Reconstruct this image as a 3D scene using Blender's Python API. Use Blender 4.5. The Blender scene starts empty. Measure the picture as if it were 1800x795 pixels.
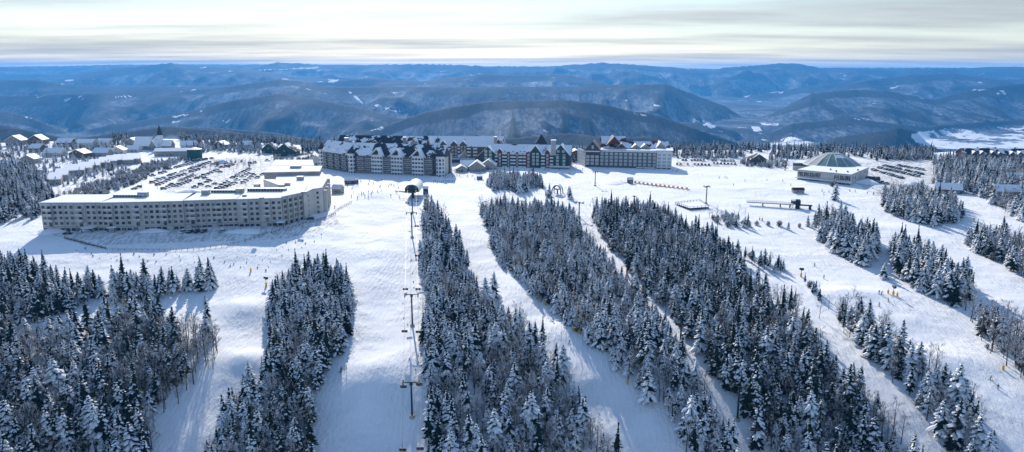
import bpy, bmesh, math, random
import numpy as np
from mathutils import Vector, Matrix
random.seed(7); rng = np.random.default_rng(11)
sc = bpy.context.scene
col = sc.collection
PI = math.pi

# ------------------------------------------------------------------ camera model (photo is 1800 x 795)
F = 1285.0; CH = 85.0
PITCH = math.atan(279.5/F); cP, sP = math.cos(PITCH), math.sin(PITCH)
def slope(py):
    u = (397.5-py)/F
    return (-sP+cP*u)/(cP+sP*u)
def project(x, y, z):
    d = y*cP+(CH-z)*sP
    d = np.maximum(d, 1e-3)
    return 900+F*x/d, 397.5-F*(y*(-sP)*-1*0+ (z-CH)*cP + y*sP)/d, d
def unproj(px, py, z):
    Y = (z-CH)/slope(py)
    d = Y*cP+(CH-z)*sP
    return ((px-900)/F*d, Y, z)

# ------------------------------------------------------------------ numpy noise
def _h(i, j, s):
    n = (i.astype(np.int64)*374761393+j.astype(np.int64)*668265263+s*1442695041) & 0xffffffff
    n = ((n ^ (n >> 13))*1274126177) & 0xffffffff
    n = n ^ (n >> 16)
    return (n & 0xffff)/65535.0*2-1
def vnoise(x, y, s=0):
    i = np.floor(x); j = np.floor(y); fx = x-i; fy = y-j
    fx = fx*fx*fx*(fx*(fx*6-15)+10); fy = fy*fy*fy*(fy*(fy*6-15)+10)
    a = _h(i, j, s); b = _h(i+1, j, s); c = _h(i, j+1, s); d = _h(i+1, j+1, s)
    return (a*(1-fx)+b*fx)*(1-fy)+(c*(1-fx)+d*fx)*fy
def fbm(x, y, o=4, s=0, g=.5):
    t = 0; a = 1
    for k in range(o):
        t = t+a*vnoise(x*2**k+k*13.7, y*2**k+k*7.3, s+k); a *= g
    return t
def ridged(x, y, o=4, s=0, g=.5):
    t = 0; a = 1
    for k in range(o):
        t = t+a*(1-np.abs(vnoise(x*2**k+k*3.7, y*2**k+k*9.3, s+k))*2); a *= g
    return t
def sstep(a, b, x):
    t = np.clip((x-a)/(b-a), 0, 1); return t*t*(3-2*t)
def inpoly(px, py, poly):
    r = np.zeros(np.shape(px), bool); n = len(poly)
    for k in range(n):
        x1, y1 = poly[k]; x2, y2 = poly[(k+1) % n]
        if y1 == y2: continue
        c = ((y1 > py) != (y2 > py)) & (px < (x2-x1)*(py-y1)/(y2-y1)+x1)
        r ^= c
    return r

# ------------------------------------------------------------------ near terrain: thin plate spline through surveyed points
CP = [(-300,262,0),(0,262,2),(300,262,2),(600,262,0),(900,262,0),(1200,265,0),(1500,270,0),(1800,270,2),(2100,270,2),
(-300,330,0),(0,330,-1),(200,330,0),(400,330,0),(560,335,0),(800,325,0),(1000,310,0),(1200,310,-1),(1400,325,-1),(1600,320,-2),(1800,330,-2),(2100,330,-2),
(-300,420,-2),(0,410,-1.5),(150,405,-.5),(300,405,-.5),(450,400,-.5),(570,388,-.5),(150,425,-.8),(400,425,-.8),(560,405,-1.5),
(60,440,-3),(300,447,-4),(500,440,-4.5),(680,400,-4.5),(800,400,-3),(900,380,-3),(1000,370,-3),(1200,380,-4),(1400,380,-4),(1600,380,-5),(1800,380,-6),(2100,390,-6),
(0,480,-7),(300,490,-9),(450,500,-11),(650,480,-10),(800,480,-10),(1000,480,-9),(1200,470,-9),(1400,470,-9),(1600,470,-10),(1800,480,-11),(2100,480,-11),
(0,570,-13),(300,570,-14),(450,580,-17),(650,570,-17),(850,560,-15),(1050,560,-14),(1250,560,-14),(1450,560,-14),(1650,560,-14),(1850,560,-15),
(-200,680,-20),(0,680,-20),(350,680,-23),(650,690,-24),(850,680,-22),(1100,680,-22),(1400,680,-21),(1700,680,-20),(1950,680,-20),
(-200,800,-27),(0,800,-27),(320,800,-33),(640,800,-36),(900,800,-34.5),(1200,800,-34.5),(1500,800,-33),(1800,800,-28),
(-200,900,-36),(300,900,-43),(900,900,-44),(1500,900,-42),(2000,900,-35)]
_P = np.array([unproj(*c) for c in CP])
def _tps(r2): return np.where(r2 > 0, r2*np.log(r2+1e-12), 0)
_S = 300.0
_x = _P[:, :2]/_S; _n = len(_x)
_K = _tps(((_x[:, None]-_x[None])**2).sum(-1))+np.eye(_n)*.02
_A = np.zeros((_n+3, _n+3)); _A[:_n, :_n] = _K; _A[:_n, _n] = 1; _A[:_n, _n+1:] = _x; _A[_n, :_n] = 1; _A[_n+1:, :_n] = _x.T
_w = np.linalg.solve(_A, np.concatenate([_P[:, 2], [0, 0, 0]]))
BUMPS = []      # (x, y, radius x, radius y, height)
def bump(px, py, z, rx, ry, h):
    p = unproj(px, py, z); BUMPS.append((p[0], p[1], rx, ry, h))
bump(655, 345, 0, 16, 26, 3.2)          # roll-over at the head of the main run
bump(690, 395, -4, 9, 14, -1.0)
bump(440, 540, -13, 12, 9, 2.4); bump(430, 575, -15, 10, 7, -.8)
bump(430, 630, -19, 11, 8, 2.6); bump(380, 700, -24, 14, 10, -1)
bump(655, 650, -20, 17, 12, 2.2); bump(640, 745, -28, 26, 14, -1.6)
bump(990, 590, -16, 10, 10, 1.8); bump(1060, 690, -22, 16, 10, -2)
bump(1500, 520, -12, 18, 9, 1.8); bump(1640, 590, -15, 20, 10, -1.6)
bump(1640, 640, -18, 16, 8, 1.8); bump(1560, 400, -5, 20, 14, 1.6); bump(1300, 330, 0, 40, 12, 1.0)
bump(650, 480, -10, 12, 52, 2.0); bump(520, 470, -8, 16, 22, -1.2); bump(905, 520, -12, 9, 40, 1.2)
def tps_h(x, y):
    sh = np.shape(x); X = np.ravel(x); Y = np.ravel(y); out = np.empty(X.size)
    for k in range(0, X.size, 60000):
        q = np.stack([X[k:k+60000], Y[k:k+60000]], 1)/_S
        r2 = ((q[:, None]-_x[None])**2).sum(-1)
        out[k:k+60000] = _tps(r2)@_w[:_n]+_w[_n]+q@_w[_n+1:]
    return out.reshape(sh)
def near_h(x, y):
    x = np.asarray(x, float); y = np.asarray(y, float)
    h = tps_h(np.clip(x, -650, 650), np.clip(y, 165, 880))
    for bx, by, rx, ry, hh in BUMPS:
        h = h+hh*np.exp(-((x-bx)/rx)**2-((y-by)/ry)**2)
    flat = 1-.85*sstep(395, 420, y)*sstep(700, 640, y)
    h = h+flat*(.4*fbm(x/38, y/38, 3, 5)+.09*fbm(x/7, y/7, 3, 9))
    return h

# ------------------------------------------------------------------ far mountains: ridge lines with their real distances
def Zr(Y, py): return CH+Y*slope(py)
RIDGES = [
 (13500,.16,[(-900,117),(-300,116),(0,117),(100,116),(200,113.5),(340,113),(450,113),(560,115),(800,118.5),(1000,118),(1200,120),(1260,121),(1350,119),(2100,118),(2800,116)]),
 (11200,.22,[(-900,122),(100,130),(440,119),(490,109),(530,111),(560,113),(650,113.5),(740,111.5),(850,115),(960,117),(1000,114),(1055,109.5),(1110,113),(1170,117),(1250,125),(1270,119),(1350,113),(1375,110.5),(1410,112.5),(1440,119),(1500,119),(1580,122),(1600,119),(1700,119),(1750,117),(1850,118),(2200,117),(2900,120)]),
 (9200,.26,[(-900,128),(-200,125),(40,150),(90,142),(150,128),(200,120),(260,114),(300,109.5),(340,115),(430,121),(480,128),(560,138),(640,143),(900,150),(1060,158),(1150,170),(1240,175),(1330,165),(1420,150),(1500,142),(1560,135),(1700,140),(2000,135),(2800,130)]),
 (7600,.28,[(-900,140),(-300,142),(0,140),(60,139),(110,147),(180,150),(300,151),(400,152),(550,144),(600,140),(650,136),(740,142),(800,134),(850,129),(900,131),(1000,131),(1060,145),(1090,165),(1200,190),(1380,190),(1450,160),(1475,153),(1530,140),(1600,131),(1680,129),(1760,140),(1800,148),(1900,140),(2800,140)]),
 (5900,.30,[(-900,175),(-300,170),(0,168),(120,163),(250,158),(350,158),(400,152),(450,144),(490,139),(530,143),(560,150),(600,152),(760,152),(900,150),(1010,152),(1060,150),(1110,148),(1170,147),(1200,158),(1280,188),(1320,212),(1360,200),(1400,178),(1430,162),(1500,156),(1560,158),(1600,165),(1650,172),(1700,160),(1760,150),(1800,147),(2000,140),(2800,160)]),
 (4600,.32,[(-900,190),(-300,195),(0,197),(60,214),(110,236),(180,222),(260,212),(340,196),(410,176),(480,165),(560,175),(640,190),(700,205),(900,220),(1150,215),(1250,215),(1300,228),(1330,250),(1360,235),(1400,215),(1500,206),(1560,212),(1640,222),(1800,215),(2000,200),(2800,200)]),
 (3400,.34,[(-900,225),(-200,215),(0,226),(110,250),(250,230),(330,228),(450,232),(560,238),(640,232),(700,215),(750,197),(800,184),(860,178),(940,177),(1000,177),(1060,184),(1100,194),(1160,204),(1230,224),(1300,248),(1330,275),(1400,300),(1440,262),(1480,240),(1540,226),(1590,218),(1620,226),(1650,250),(1700,275),(1800,280),(2800,260)]),
 (2300,.30,[(-900,240),(-300,228),(0,230),(60,238),(110,243),(200,233),(280,224),(350,228),(450,236),(560,248),(700,252),(800,250),(1000,240),(1150,240),(1230,252),(1300,275),(1400,320),(1500,300),(1600,285),(1800,270),(2000,255),(2800,250)]),
]
def far_h(x, y, q):
    base = -330+70*sstep(3000, 12000, y)+25*fbm(x/900, y/900, 3, 31)
    h = base; crest = base
    for k, (Y0, g, pts) in enumerate(RIDGES):
        xs = [p[0] for p in pts]; ys = [p[1] for p in pts]
        z0 = Zr(Y0, np.interp(q, xs, ys))
        yr = Y0*(1+.05*fbm(q/140+k*5, q*0, 2, 50+k))
        d = yr-y
        sp = ridged(x/(Y0*.085+150)+k, y/(Y0*.3+500), 3, 70+k)        # spurs running down towards the viewer
        dd = np.abs(d)
        gg = np.where(d > 0, g, .5)
        L = z0-gg*dd*(1.2-.42*sp)
        amp = sstep(0, 900, dd)
        L = L+amp*Y0*.005*ridged(x/(Y0*.03+60), y/(Y0*.06+120), 3, 90+k)
        L = np.minimum(L, z0-.03*dd)
        m = 14.0
        t = np.clip(.5+.5*(L-h)/m, 0, 1)
        h = h*(1-t)+L*t+m*t*(1-t)*.5
    return h
def edge_y(q):
    return np.interp(q, [-900, 0, 300, 560, 800, 1000, 1200, 1400, 1600, 1800, 2600], [800, 800, 830, 780, 730, 700, 750, 740, 705, 720, 740])
def terrain_h(x, y):
    x = np.asarray(x, float); y = np.asarray(y, float)
    q = 900+1315*x/np.maximum(y, 60)
    n = near_h(x, y)
    e = edge_y(q)
    drop = np.maximum(y-e, 0)
    n = n-np.where(drop < 120, drop**2/600.0, 24+.42*(drop-120))
    yy = np.maximum(y, 300)
    f = far_h(x, yy, np.clip(q, -900, 2800))
    f = np.where(y < 1500, np.minimum(f, n+30*0), f)
    w = sstep(e+250, e+900, y)
    return np.where(y <= e+250, n, np.where(y >= e+900, f, np.maximum(n, f)*1.0*(1-w)+f*w))

def ground_z(x, y): return float(terrain_h(np.array([x]), np.array([y]))[0])
def at(px, py):
    """point of the ground seen at photo pixel (px, py)"""
    lo = None
    ys = np.concatenate([np.arange(150, 1000, 1.5), np.arange(1000, 17000, 20)])
    s = slope(py); z = CH+ys*s; d = ys*cP+(CH-z)*sP; x = (px-900)/F*d
    g = terrain_h(x, ys)
    k = np.argmax(g >= z)
    if k == 0: k = 1
    a = (z[k-1]-g[k-1]); b = (g[k]-z[k]); t = a/(a+b) if a+b > 0 else 0
    return Vector((x[k-1]+(x[k]-x[k-1])*t, ys[k-1]+(ys[k]-ys[k-1])*t, g[k-1]+(g[k]-g[k-1])*t))
def ppm(p):
    return F/(p.y*cP+(CH-p.z)*sP)

# ------------------------------------------------------------------ materials
def mat(name, base=(.5,.5,.5), rough=.7, metal=0, spec=.3, emis=None):
    m = bpy.data.materials.new(name); m.use_nodes = True
    b = m.node_tree.nodes['Principled BSDF']
    b.inputs['Base Color'].default_value = (*base, 1); b.inputs['Roughness'].default_value = rough
    b.inputs['Metallic'].default_value = metal; b.inputs['Specular IOR Level'].default_value = spec
    return m
class NT:
    def __init__(s, tree): s.t = tree; s.n = tree.nodes; s.l = tree.links
    def new(s, ty, **kw):
        n = s.n.new(ty)
        for k, v in kw.items():
            if k == 'ins':
                for a, b in v.items(): n.inputs[a].default_value = b
            else: setattr(n, k, v)
        return n
    def link(s, a, b): s.l.new(a, b)
    def mix(s, fac, a, b, blend='MIX'):
        n = s.new('ShaderNodeMix', data_type='RGBA', blend_type=blend)
        for i, v in ((0, fac), (6, a), (7, b)):
            if hasattr(v, 'links'): s.link(v, n.inputs[i])
            else: n.inputs[i].default_value = v if i == 0 else (*v, 1)
        return n.outputs[2]
    def noise(s, vec, scale, detail=4, rough=.55):
        n = s.new('ShaderNodeTexNoise', ins={'Scale': scale, 'Detail': detail, 'Roughness': rough})
        if vec is not None: s.link(vec, n.inputs['Vector'])
        return n.outputs['Fac']
    def ramp(s, f, a, b, lo=0., hi=1.):
        n = s.new('ShaderNodeMapRange', ins={1: a, 2: b, 3: lo, 4: hi}); n.interpolation_type = 'SMOOTHSTEP'
        s.link(f, n.inputs[0]); return n.outputs[0]
    def math(s, op, a, b=None):
        n = s.new('ShaderNodeMath', operation=op)
        for i, v in ((0, a), (1, b)):
            if v is None: continue
            if hasattr(v, 'links'): s.link(v, n.inputs[i])
            else: n.inputs[i].default_value = v
        return n.outputs[0]
    def mapped(s, vec, sc_, rot=(0,0,0)):
        n = s.new('ShaderNodeMapping'); n.inputs['Scale'].default_value = sc_; n.inputs['Rotation'].default_value = rot
        s.link(vec, n.inputs['Vector']); return n.outputs[0]
    def bump(s, h, strength, dist, normal=None):
        n = s.new('ShaderNodeBump', ins={'Strength': strength, 'Distance': dist}); s.link(h, n.inputs['Height'])
        if normal is not None: s.link(normal, n.inputs['Normal'])
        return n.outputs[0]
def vary(name, a, b, scale=.5, rough=.8, bump=0, spec=.2):
    """two tones of one surface mixed by noise"""
    m = mat(name, a, rough, spec=spec); t = NT(m.node_tree); B = t.n['Principled BSDF']
    tc = t.new('ShaderNodeTexCoord')
    f = t.ramp(t.noise(tc.outputs['Object'], scale, 5), .35, .65)
    t.link(t.mix(f, a, b), B.inputs['Base Color'])
    if bump:
        t.link(t.bump(t.noise(tc.outputs['Object'], scale*8, 3), .5, bump), B.inputs['Normal'])
    return m

def snow_ground_mat():
    m = mat('snow_cover', (.86,.88,.91), .75, spec=.06); t = NT(m.node_tree); B = t.n['Principled BSDF']
    g = t.new('ShaderNodeNewGeometry').outputs['Position']
    at_ = t.new('ShaderNodeAttribute', attribute_name='worn')     # trodden or driven snow, bare gravel of the car parks
    big = t.noise(g, .03, 5)
    c = t.mix(t.ramp(big, .3, .7), (.86,.875,.895), (.90,.91,.92))
    trk = t.ramp(t.noise(t.mapped(g, (.9, .16, 1), (0,0,.35)), 1.0, 6, .65), .42, .60)
    sep = t.new('ShaderNodeSeparateColor'); t.link(at_.outputs['Color'], sep.inputs[0])
    c = t.mix(t.math('MULTIPLY', sep.outputs[0], trk), c, (.36,.35,.34))
    c = t.mix(t.math('MULTIPLY', sep.outputs[1], t.ramp(t.noise(g, .9, 6, .7), .55, .64)), c, (.10,.09,.08))
    t.link(c, B.inputs['Base Color'])
    ch = t.ramp(t.noise(g, .05, 2), .35, .65)                     # choppy in places, groomed in others
    h1 = t.noise(t.mapped(g, (1, .22, 1), (0,0,.12)), .8, 8, .62)
    h2 = t.noise(g, 2.3, 4, .6)
    h = t.math('ADD', t.math('MULTIPLY', h1, t.math('ADD', t.math('MULTIPLY', ch, 1.2), .35)), t.math('MULTIPLY', h2, .18))
    wv = t.new('ShaderNodeTexWave', bands_direction='X', ins={'Scale': .16, 'Distortion': 9, 'Detail': 4, 'Detail Scale': .35, 'Detail Roughness': .6}); t.link(t.mapped(g, (1, .35, 1), (0,0,.2)), wv.inputs['Vector'])
    trk2 = t.math('MULTIPLY', t.math('POWER', wv.outputs['Fac'], 5), t.ramp(t.noise(g, .035, 3), .42, .6))       # ski tracks
    h = t.math('ADD', h, t.math('MULTIPLY', trk2, .11))
    t.link(t.bump(h, .9, .75), B.inputs['Normal'])
    return m
def mountain_mat():
    m = mat('winter_forest_slopes', (.1,.1,.1), .9, spec=.05); t = NT(m.node_tree); B = t.n['Principled BSDF']
    g = t.new('ShaderNodeNewGeometry'); P = g.outputs['Position']
    at_ = t.new('ShaderNodeAttribute', attribute_name='field')
    sep = t.new('ShaderNodeSeparateColor'); t.link(at_.outputs['Color'], sep.inputs[0])
    big = t.noise(P, .0011, 6, .6)
    mid = t.noise(t.mapped(P, (1,.35,.6)), .011, 7, .75)
    fine = t.noise(t.mapped(P, (1,.3,.25)), .06, 5, .8)
    f = t.math('ADD', t.math('MULTIPLY', big, .45), t.math('ADD', t.math('MULTIPLY', mid, .35), t.math('MULTIPLY', fine, .45)))
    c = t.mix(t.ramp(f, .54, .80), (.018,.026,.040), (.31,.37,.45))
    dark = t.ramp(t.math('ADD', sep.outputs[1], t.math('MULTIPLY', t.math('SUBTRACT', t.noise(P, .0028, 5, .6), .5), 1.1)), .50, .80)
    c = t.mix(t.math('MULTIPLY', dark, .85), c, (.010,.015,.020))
    wood = t.noise(P, .0045, 6, .7)
    fm = t.ramp(t.math('ADD', t.math('MULTIPLY', sep.outputs[0], .50), t.math('MULTIPLY', t.math('SUBTRACT', wood, .5), 3.0)), .44, .56)
    c = t.mix(fm, c, (.86,.88,.92))
    t.link(c, B.inputs['Base Color'])
    hb = t.math('ADD', t.math('MULTIPLY', mid, 10), t.math('MULTIPLY', fine, 4))
    t.link(t.bump(hb, .8, 1.0), B.inputs['Normal'])
    return m
M = {}
M['snow_ground'] = snow_ground_mat()
M['mountain'] = mountain_mat()
M['snow'] = vary('settled_snow', (.84,.86,.89), (.88,.9,.93), .3, .6, .06)

# ------------------------------------------------------------------ object helpers
def tag(o, label=None, cat=None, group=None, kind=None):
    if label: o['label'] = label
    if cat: o['category'] = cat
    if group: o['group'] = group
    if kind: o['kind'] = kind
    return o
def empty(name, loc, rz=0, label=None, cat=None, group=None):
    o = bpy.data.objects.new(name, None); o.empty_display_size = .5
    o.location = loc; o.rotation_euler = (0, 0, rz); col.objects.link(o)
    return tag(o, label, cat, group)
def link_mesh(name, me, parent=None):
    o = bpy.data.objects.new(name, me); col.objects.link(o)
    if parent is not None: o.parent = parent
    return o
def copy_tree(o, parent=None):
    c = o.copy(); col.objects.link(c)
    if parent is not None: c.parent = parent
    for ch in [k for k in bpy.data.objects if k.parent == o]: copy_tree(ch, c)
    return c
def kids(o): return list(o.children)
class MB:
    """collects faces of one object; every face carries a material slot"""
    def __init__(s): s.v = []; s.f = []; s.m = []; s.mats = []; s.sm = False
    def slot(s, m):
        if m not in s.mats: s.mats.append(m)
        return s.mats.index(m)
    def add(s, vs, fs, m):
        b = len(s.v); s.v.extend([tuple(v) for v in vs]); k = s.slot(m)
        for f in fs: s.f.append(tuple(b+i for i in f)); s.m.append(k)
    def box(s, x0, x1, y0, y1, z0, z1, m):
        s.add([(x0,y0,z0),(x1,y0,z0),(x1,y1,z0),(x0,y1,z0),(x0,y0,z1),(x1,y0,z1),(x1,y1,z1),(x0,y1,z1)],
              [(0,3,2,1),(4,5,6,7),(0,1,5,4),(1,2,6,5),(2,3,7,6),(3,0,4,7)], m)
    def prism(s, pts, z0, z1, m, mtop=None):
        n = len(pts)
        s.add([(p[0],p[1],z0) for p in pts]+[(p[0],p[1],z1) for p in pts],
              [tuple(range(n))[::-1]]+[(i,(i+1)%n,n+(i+1)%n,n+i) for i in range(n)], m)
        s.add([(p[0],p[1],z1) for p in pts], [tuple(range(n))], mtop or m)
    def tube(s, a, b, r0, r1, m, n=6, cap=True):
        a = Vector(a); b = Vector(b); d = (b-a)
        if d.length < 1e-6: return
        d.normalize(); u = d.orthogonal().normalized(); w = d.cross(u)
        vs = []
        for p, r in ((a, r0), (b, r1)):
            for k in range(n):
                t = 2*PI*k/n; vs.append(p+u*(r*math.cos(t))+w*(r*math.sin(t)))
        fs = [(k,(k+1)%n,n+(k+1)%n,n+k) for k in range(n)]
        if cap: fs += [tuple(range(n))[::-1], tuple(range(n,2*n))]
        s.add(vs, fs, m)
    def gable(s, x0, x1, y0, y1, z0, h, m, axis='x', over=0, end=None, thick=.25):
        """ridged roof slabs with closed gable ends; ridge along AXIS"""
        if axis == 'x':
            yc = (y0+y1)/2; k = h/((y1-y0)/2); zo = z0-over*k
            for sgn, ye in ((-1, y0-over), (1, y1+over)):
                s.add([(x0-over,ye,zo),(x1+over,ye,zo),(x1+over,yc,z0+h),(x0-over,yc,z0+h),
                       (x0-over,ye,zo+thick),(x1+over,ye,zo+thick),(x1+over,yc,z0+h+thick),(x0-over,yc,z0+h+thick)],
                      [(0,1,2,3),(4,7,6,5),(0,4,5,1),(1,5,6,2),(3,2,6,7),(0,3,7,4)], m)
            if end:
                for xe in (x0, x1): s.add([(xe,y0,z0),(xe,y1,z0),(xe,yc,z0+h-.02)], [(0,1,2)], end)
        else:
            b = len(s.v); s.gable(y0, y1, x0, x1, z0, h, m, 'x', over, end, thick)
            s.v[b:] = [(v[1], v[0], v[2]) for v in s.v[b:]]
    def mesh(s, name, smooth=False):
        me = bpy.data.meshes.new(name); me.from_pydata(s.v, [], s.f); me.update()
        for m in s.mats: me.materials.append(m)
        me.polygons.foreach_set('material_index', s.m)
        if smooth: me.polygons.foreach_set('use_smooth', [True]*len(s.f))
        return me
    def fixn(s, me):
        bm = bmesh.new(); bm.from_mesh(me); bmesh.ops.recalc_face_normals(bm, faces=bm.faces); bm.to_mesh(me); bm.free(); return me
    def build(s, name, parent=None, smooth=False, fix=True):
        me = s.mesh(name, smooth)
        if fix: s.fixn(me)
        return link_mesh(name, me, parent)

# ------------------------------------------------------------------ ground sheet
worn_polys = [  # (polygon in photo pixels, gravel / tyre wear, brush specks)
 ([(230,405),(340,285),(470,270),(560,262),(560,290),(470,300),(440,330),(420,350),(330,352),(190,350)], .9, 0),
 ([(70,405),(590,380),(600,395),(500,420),(150,432)], .75, 0),
 ([(1190,280),(1400,280),(1400,292),(1190,294)], .9, 0),
 ([(1500,285),(1660,280),(1680,300),(1640,335),(1540,345),(1500,320)], .9, 0),
 ([(780,285),(860,290),(850,312),(780,315)], .6, 0),
 ([(100,432),(560,400),(560,430),(470,480),(360,470),(330,450),(200,445)], 0, .5),
]
field_polys = [
 [(1325,238),(1345,235),(1360,243),(1390,240),(1430,250),(1432,262),(1424,276),(1330,278),(1345,262),(1355,252),(1340,247)],
 [(1600,236),(1632,228),(1700,222),(1800,221),(1830,221),(1830,262),(1700,262),(1640,262),(1610,252)],
 [(1205,210),(1216,207),(1240,212),(1262,222),(1255,224),(1225,218)],
 [(1148,183),(1165,186),(1162,188),(1148,186)],[(610,160),(616,160),(640,182),(635,184)],[(648,182),(665,182),(690,192),(710,197),(690,197),(660,188)],
 [(475,139),(510,138),(512,143),(478,142)],[(390,212),(400,207),(412,210),(398,218)],[(110,140),(128,139),(130,142),(112,143)],[(383,146),(395,146),(395,148),(383,148)],[(575,141),(596,140),(596,144),(578,145)],
 [(810,131),(850,129),(852,132),(812,134)],[(455,123),(560,118),(560,120.5),(460,125)],[(1330,214),(1356,217),(1370,216),(1368,221),(1340,220)],[(1320,222),(1335,222),(1344,236),(1330,240)],[(1350,162),(1376,160),(1378,164),(1352,165)],
 [(1490,208),(1520,206),(1540,211),(1500,213)],[(1565,192),(1575,190),(1576,194),(1566,195)],[(300,214),(330,210),(336,213),(304,217)],[(200,170),(240,168),(240,170),(200,172)],[(40,203),(110,222),(108,225),(40,207)],[(300,205),(330,200),(332,202),(304,207)],
]
def build_ground():
    A = np.concatenate([np.linspace(-178,-48,40)[:-1], np.linspace(-48,-38,25)[:-1], np.linspace(-38, 38, 900), np.linspace(38,48,25)[1:], np.linspace(48,178,40)[1:]])
    A = np.radians(A)
    R = np.concatenate([np.geomspace(60,170,12)[:-1], np.geomspace(170, 430, 330)[:-1], np.geomspace(430, 1000, 200)[:-1], np.geomspace(1000, 7000, 330)[:-1], np.geomspace(7000, 17500, 150)])
    RR, AA = np.meshgrid(R, A, indexing='ij')
    X = RR*np.sin(AA); Y = RR*np.cos(AA)
    Z = np.empty_like(X)
    fr = np.abs(AA) < math.radians(60)
    Ye = np.maximum(Y, RR*.5)
    for k in range(0, len(R), 60): Z[k:k+60] = terrain_h(X[k:k+60], Ye[k:k+60])
    w = sstep(math.radians(60), math.radians(95), np.abs(AA))
    Z = Z*(1-w)+(-70-np.clip(RR-200, 0, 900)*.25)*w
    split = int(np.searchsorted(R, 1000))
    out = []
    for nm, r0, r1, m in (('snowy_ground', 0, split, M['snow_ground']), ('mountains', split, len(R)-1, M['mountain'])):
        x = X[r0:r1+1]; y = Y[r0:r1+1]; z = Z[r0:r1+1]; nr, na = x.shape
        v = np.stack([x, y, z], -1).reshape(-1, 3)
        i = np.arange(nr-1)[:, None]*na+np.arange(na-1)[None]
        f = np.stack([i, i+1, i+1+na, i+na], -1).reshape(-1, 4)[:, ::-1]
        me = bpy.data.meshes.new(nm); me.vertices.add(len(v)); me.vertices.foreach_set('co', v.ravel())
        me.loops.add(f.size); me.loops.foreach_set('vertex_index', f.ravel().astype(np.int32))
        me.polygons.add(len(f)); me.polygons.foreach_set('loop_start', np.arange(0, f.size, 4, dtype=np.int32))
        me.polygons.foreach_set('loop_total', np.full(len(f), 4, np.int32)); me.polygons.foreach_set('use_smooth', np.ones(len(f), bool))
        me.update(calc_edges=True)
        px, py, d = project(x, y, z)
        c = np.zeros((nr, na, 4)); c[..., 3] = 1; ok = (y > 100)
        if nm == 'snowy_ground':
            for poly, a, b in worn_polys:
                q = inpoly(px, py, poly) & ok; c[..., 0][q] = np.maximum(c[..., 0][q], a); c[..., 1][q] = np.maximum(c[..., 1][q], b)
            at_ = me.color_attributes.new('worn', 'FLOAT_COLOR', 'POINT')
        else:
            for poly in field_polys: c[..., 0][inpoly(px, py, poly) & ok] = 1
            def blur(q, r, ax):
                p = np.concatenate([np.repeat(q.take([0], ax), r, ax), q, np.repeat(q.take([-1], ax), r, ax)], ax); s_ = np.cumsum(p, ax)
                n_ = q.shape[ax]; return (s_.take(range(2*r, 2*r+n_), ax)-s_.take(range(0, n_), ax))/(2*r)
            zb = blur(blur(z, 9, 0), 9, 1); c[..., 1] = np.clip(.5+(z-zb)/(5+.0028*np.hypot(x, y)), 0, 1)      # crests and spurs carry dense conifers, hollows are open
            at_ = me.color_attributes.new('field', 'FLOAT_COLOR', 'POINT')
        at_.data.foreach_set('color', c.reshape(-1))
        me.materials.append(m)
        o = link_mesh(nm, me); tag(o, kind='structure')
build_ground()
# ------------------------------------------------------------------ buildings
M['beige'] = vary('beige_render', (.47,.455,.42), (.54,.52,.48), .15, .9)
M['beige_dark'] = vary('weathered_render', (.27,.26,.24), (.33,.31,.29), .2, .9)
M['white_trim'] = vary('white_trim', (.66,.67,.68), (.74,.74,.74), .4, .7)
M['charcoal'] = vary('charcoal_cladding', (.055,.054,.056), (.09,.085,.085), .5, .85)
M['shingle'] = vary('dark_shingles', (.028,.03,.036), (.05,.052,.06), .8, .9)
M['brown'] = vary('brown_timber', (.10,.065,.045), (.16,.11,.08), .5, .85)
M['red'] = vary('oxblood_cladding', (.13,.03,.028), (.18,.05,.04), .5, .85)
M['green'] = vary('dark_green_cladding', (.022,.055,.048), (.04,.08,.07), .5, .85)
M['grey'] = vary('grey_green_cladding', (.115,.125,.118), (.15,.16,.15), .4, .85)
M['tan'] = vary('tan_shingles', (.30,.27,.22), (.38,.34,.28), .8, .9)
M['stone'] = vary('stone_base', (.20,.17,.17), (.30,.26,.25), 1.2, .9)
M['redroof'] = vary('dark_red_roof', (.10,.025,.025), (.14,.04,.035), .6, .85)
M['metal'] = mat('galvanised_metal', (.12,.125,.13), .7, .3)
M['steel_dark'] = mat('dark_green_steel', (.018,.032,.031), .8, 0, .1)
M['black'] = mat('black_paint', (.015,.015,.017), .5)
M['yellow'] = mat('yellow_paint', (.75,.42,.03), .5)
M['orange'] = mat('orange_panel', (.80,.30,.04), .6)
M['concrete'] = vary('concrete', (.30,.30,.29), (.38,.37,.35), .6, .9)
def glass_mat():
    m = mat('window_glass', (.03,.04,.05), .12, spec=.6); t = NT(m.node_tree); B = t.n['Principled BSDF']
    oi = t.new('ShaderNodeNewGeometry'); f = t.noise(oi.outputs['Position'], .55, 1)
    t.link(t.mix(t.ramp(f, .56, .60), (.018,.024,.03), (.20,.21,.21)), B.inputs['Base Color'])    # curtains drawn here and there
    return m
M['glass'] = glass_mat()
M['blue_glass'] = vary('grey_green_glass', (.17,.25,.22), (.24,.32,.28), .1, .35, spec=.4)
M['pale_glass'] = vary('pale_curtained_glass', (.34,.37,.37), (.44,.46,.45), .4, .3, spec=.4)
def roof_mat(name, base, a, b):
    """shingles with snow slid off in patches: the snow's own outline, not shade"""
    m = mat(name, base, .85, spec=.1); t = NT(m.node_tree); B = t.n['Principled BSDF']
    P = t.new('ShaderNodeNewGeometry').outputs['Position']
    f = t.math('ADD', t.math('MULTIPLY', t.noise(P, .11, 3, .5), .75), t.math('MULTIPLY', t.noise(P, .5, 4, .6), .25))
    t.link(t.mix(t.ramp(f, a, b), base, (.84,.86,.89)), B.inputs['Base Color']); return m
M['roof_patchy'] = roof_mat('shingles_with_snow_patches', (.035,.037,.043), .49, .52)
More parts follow.
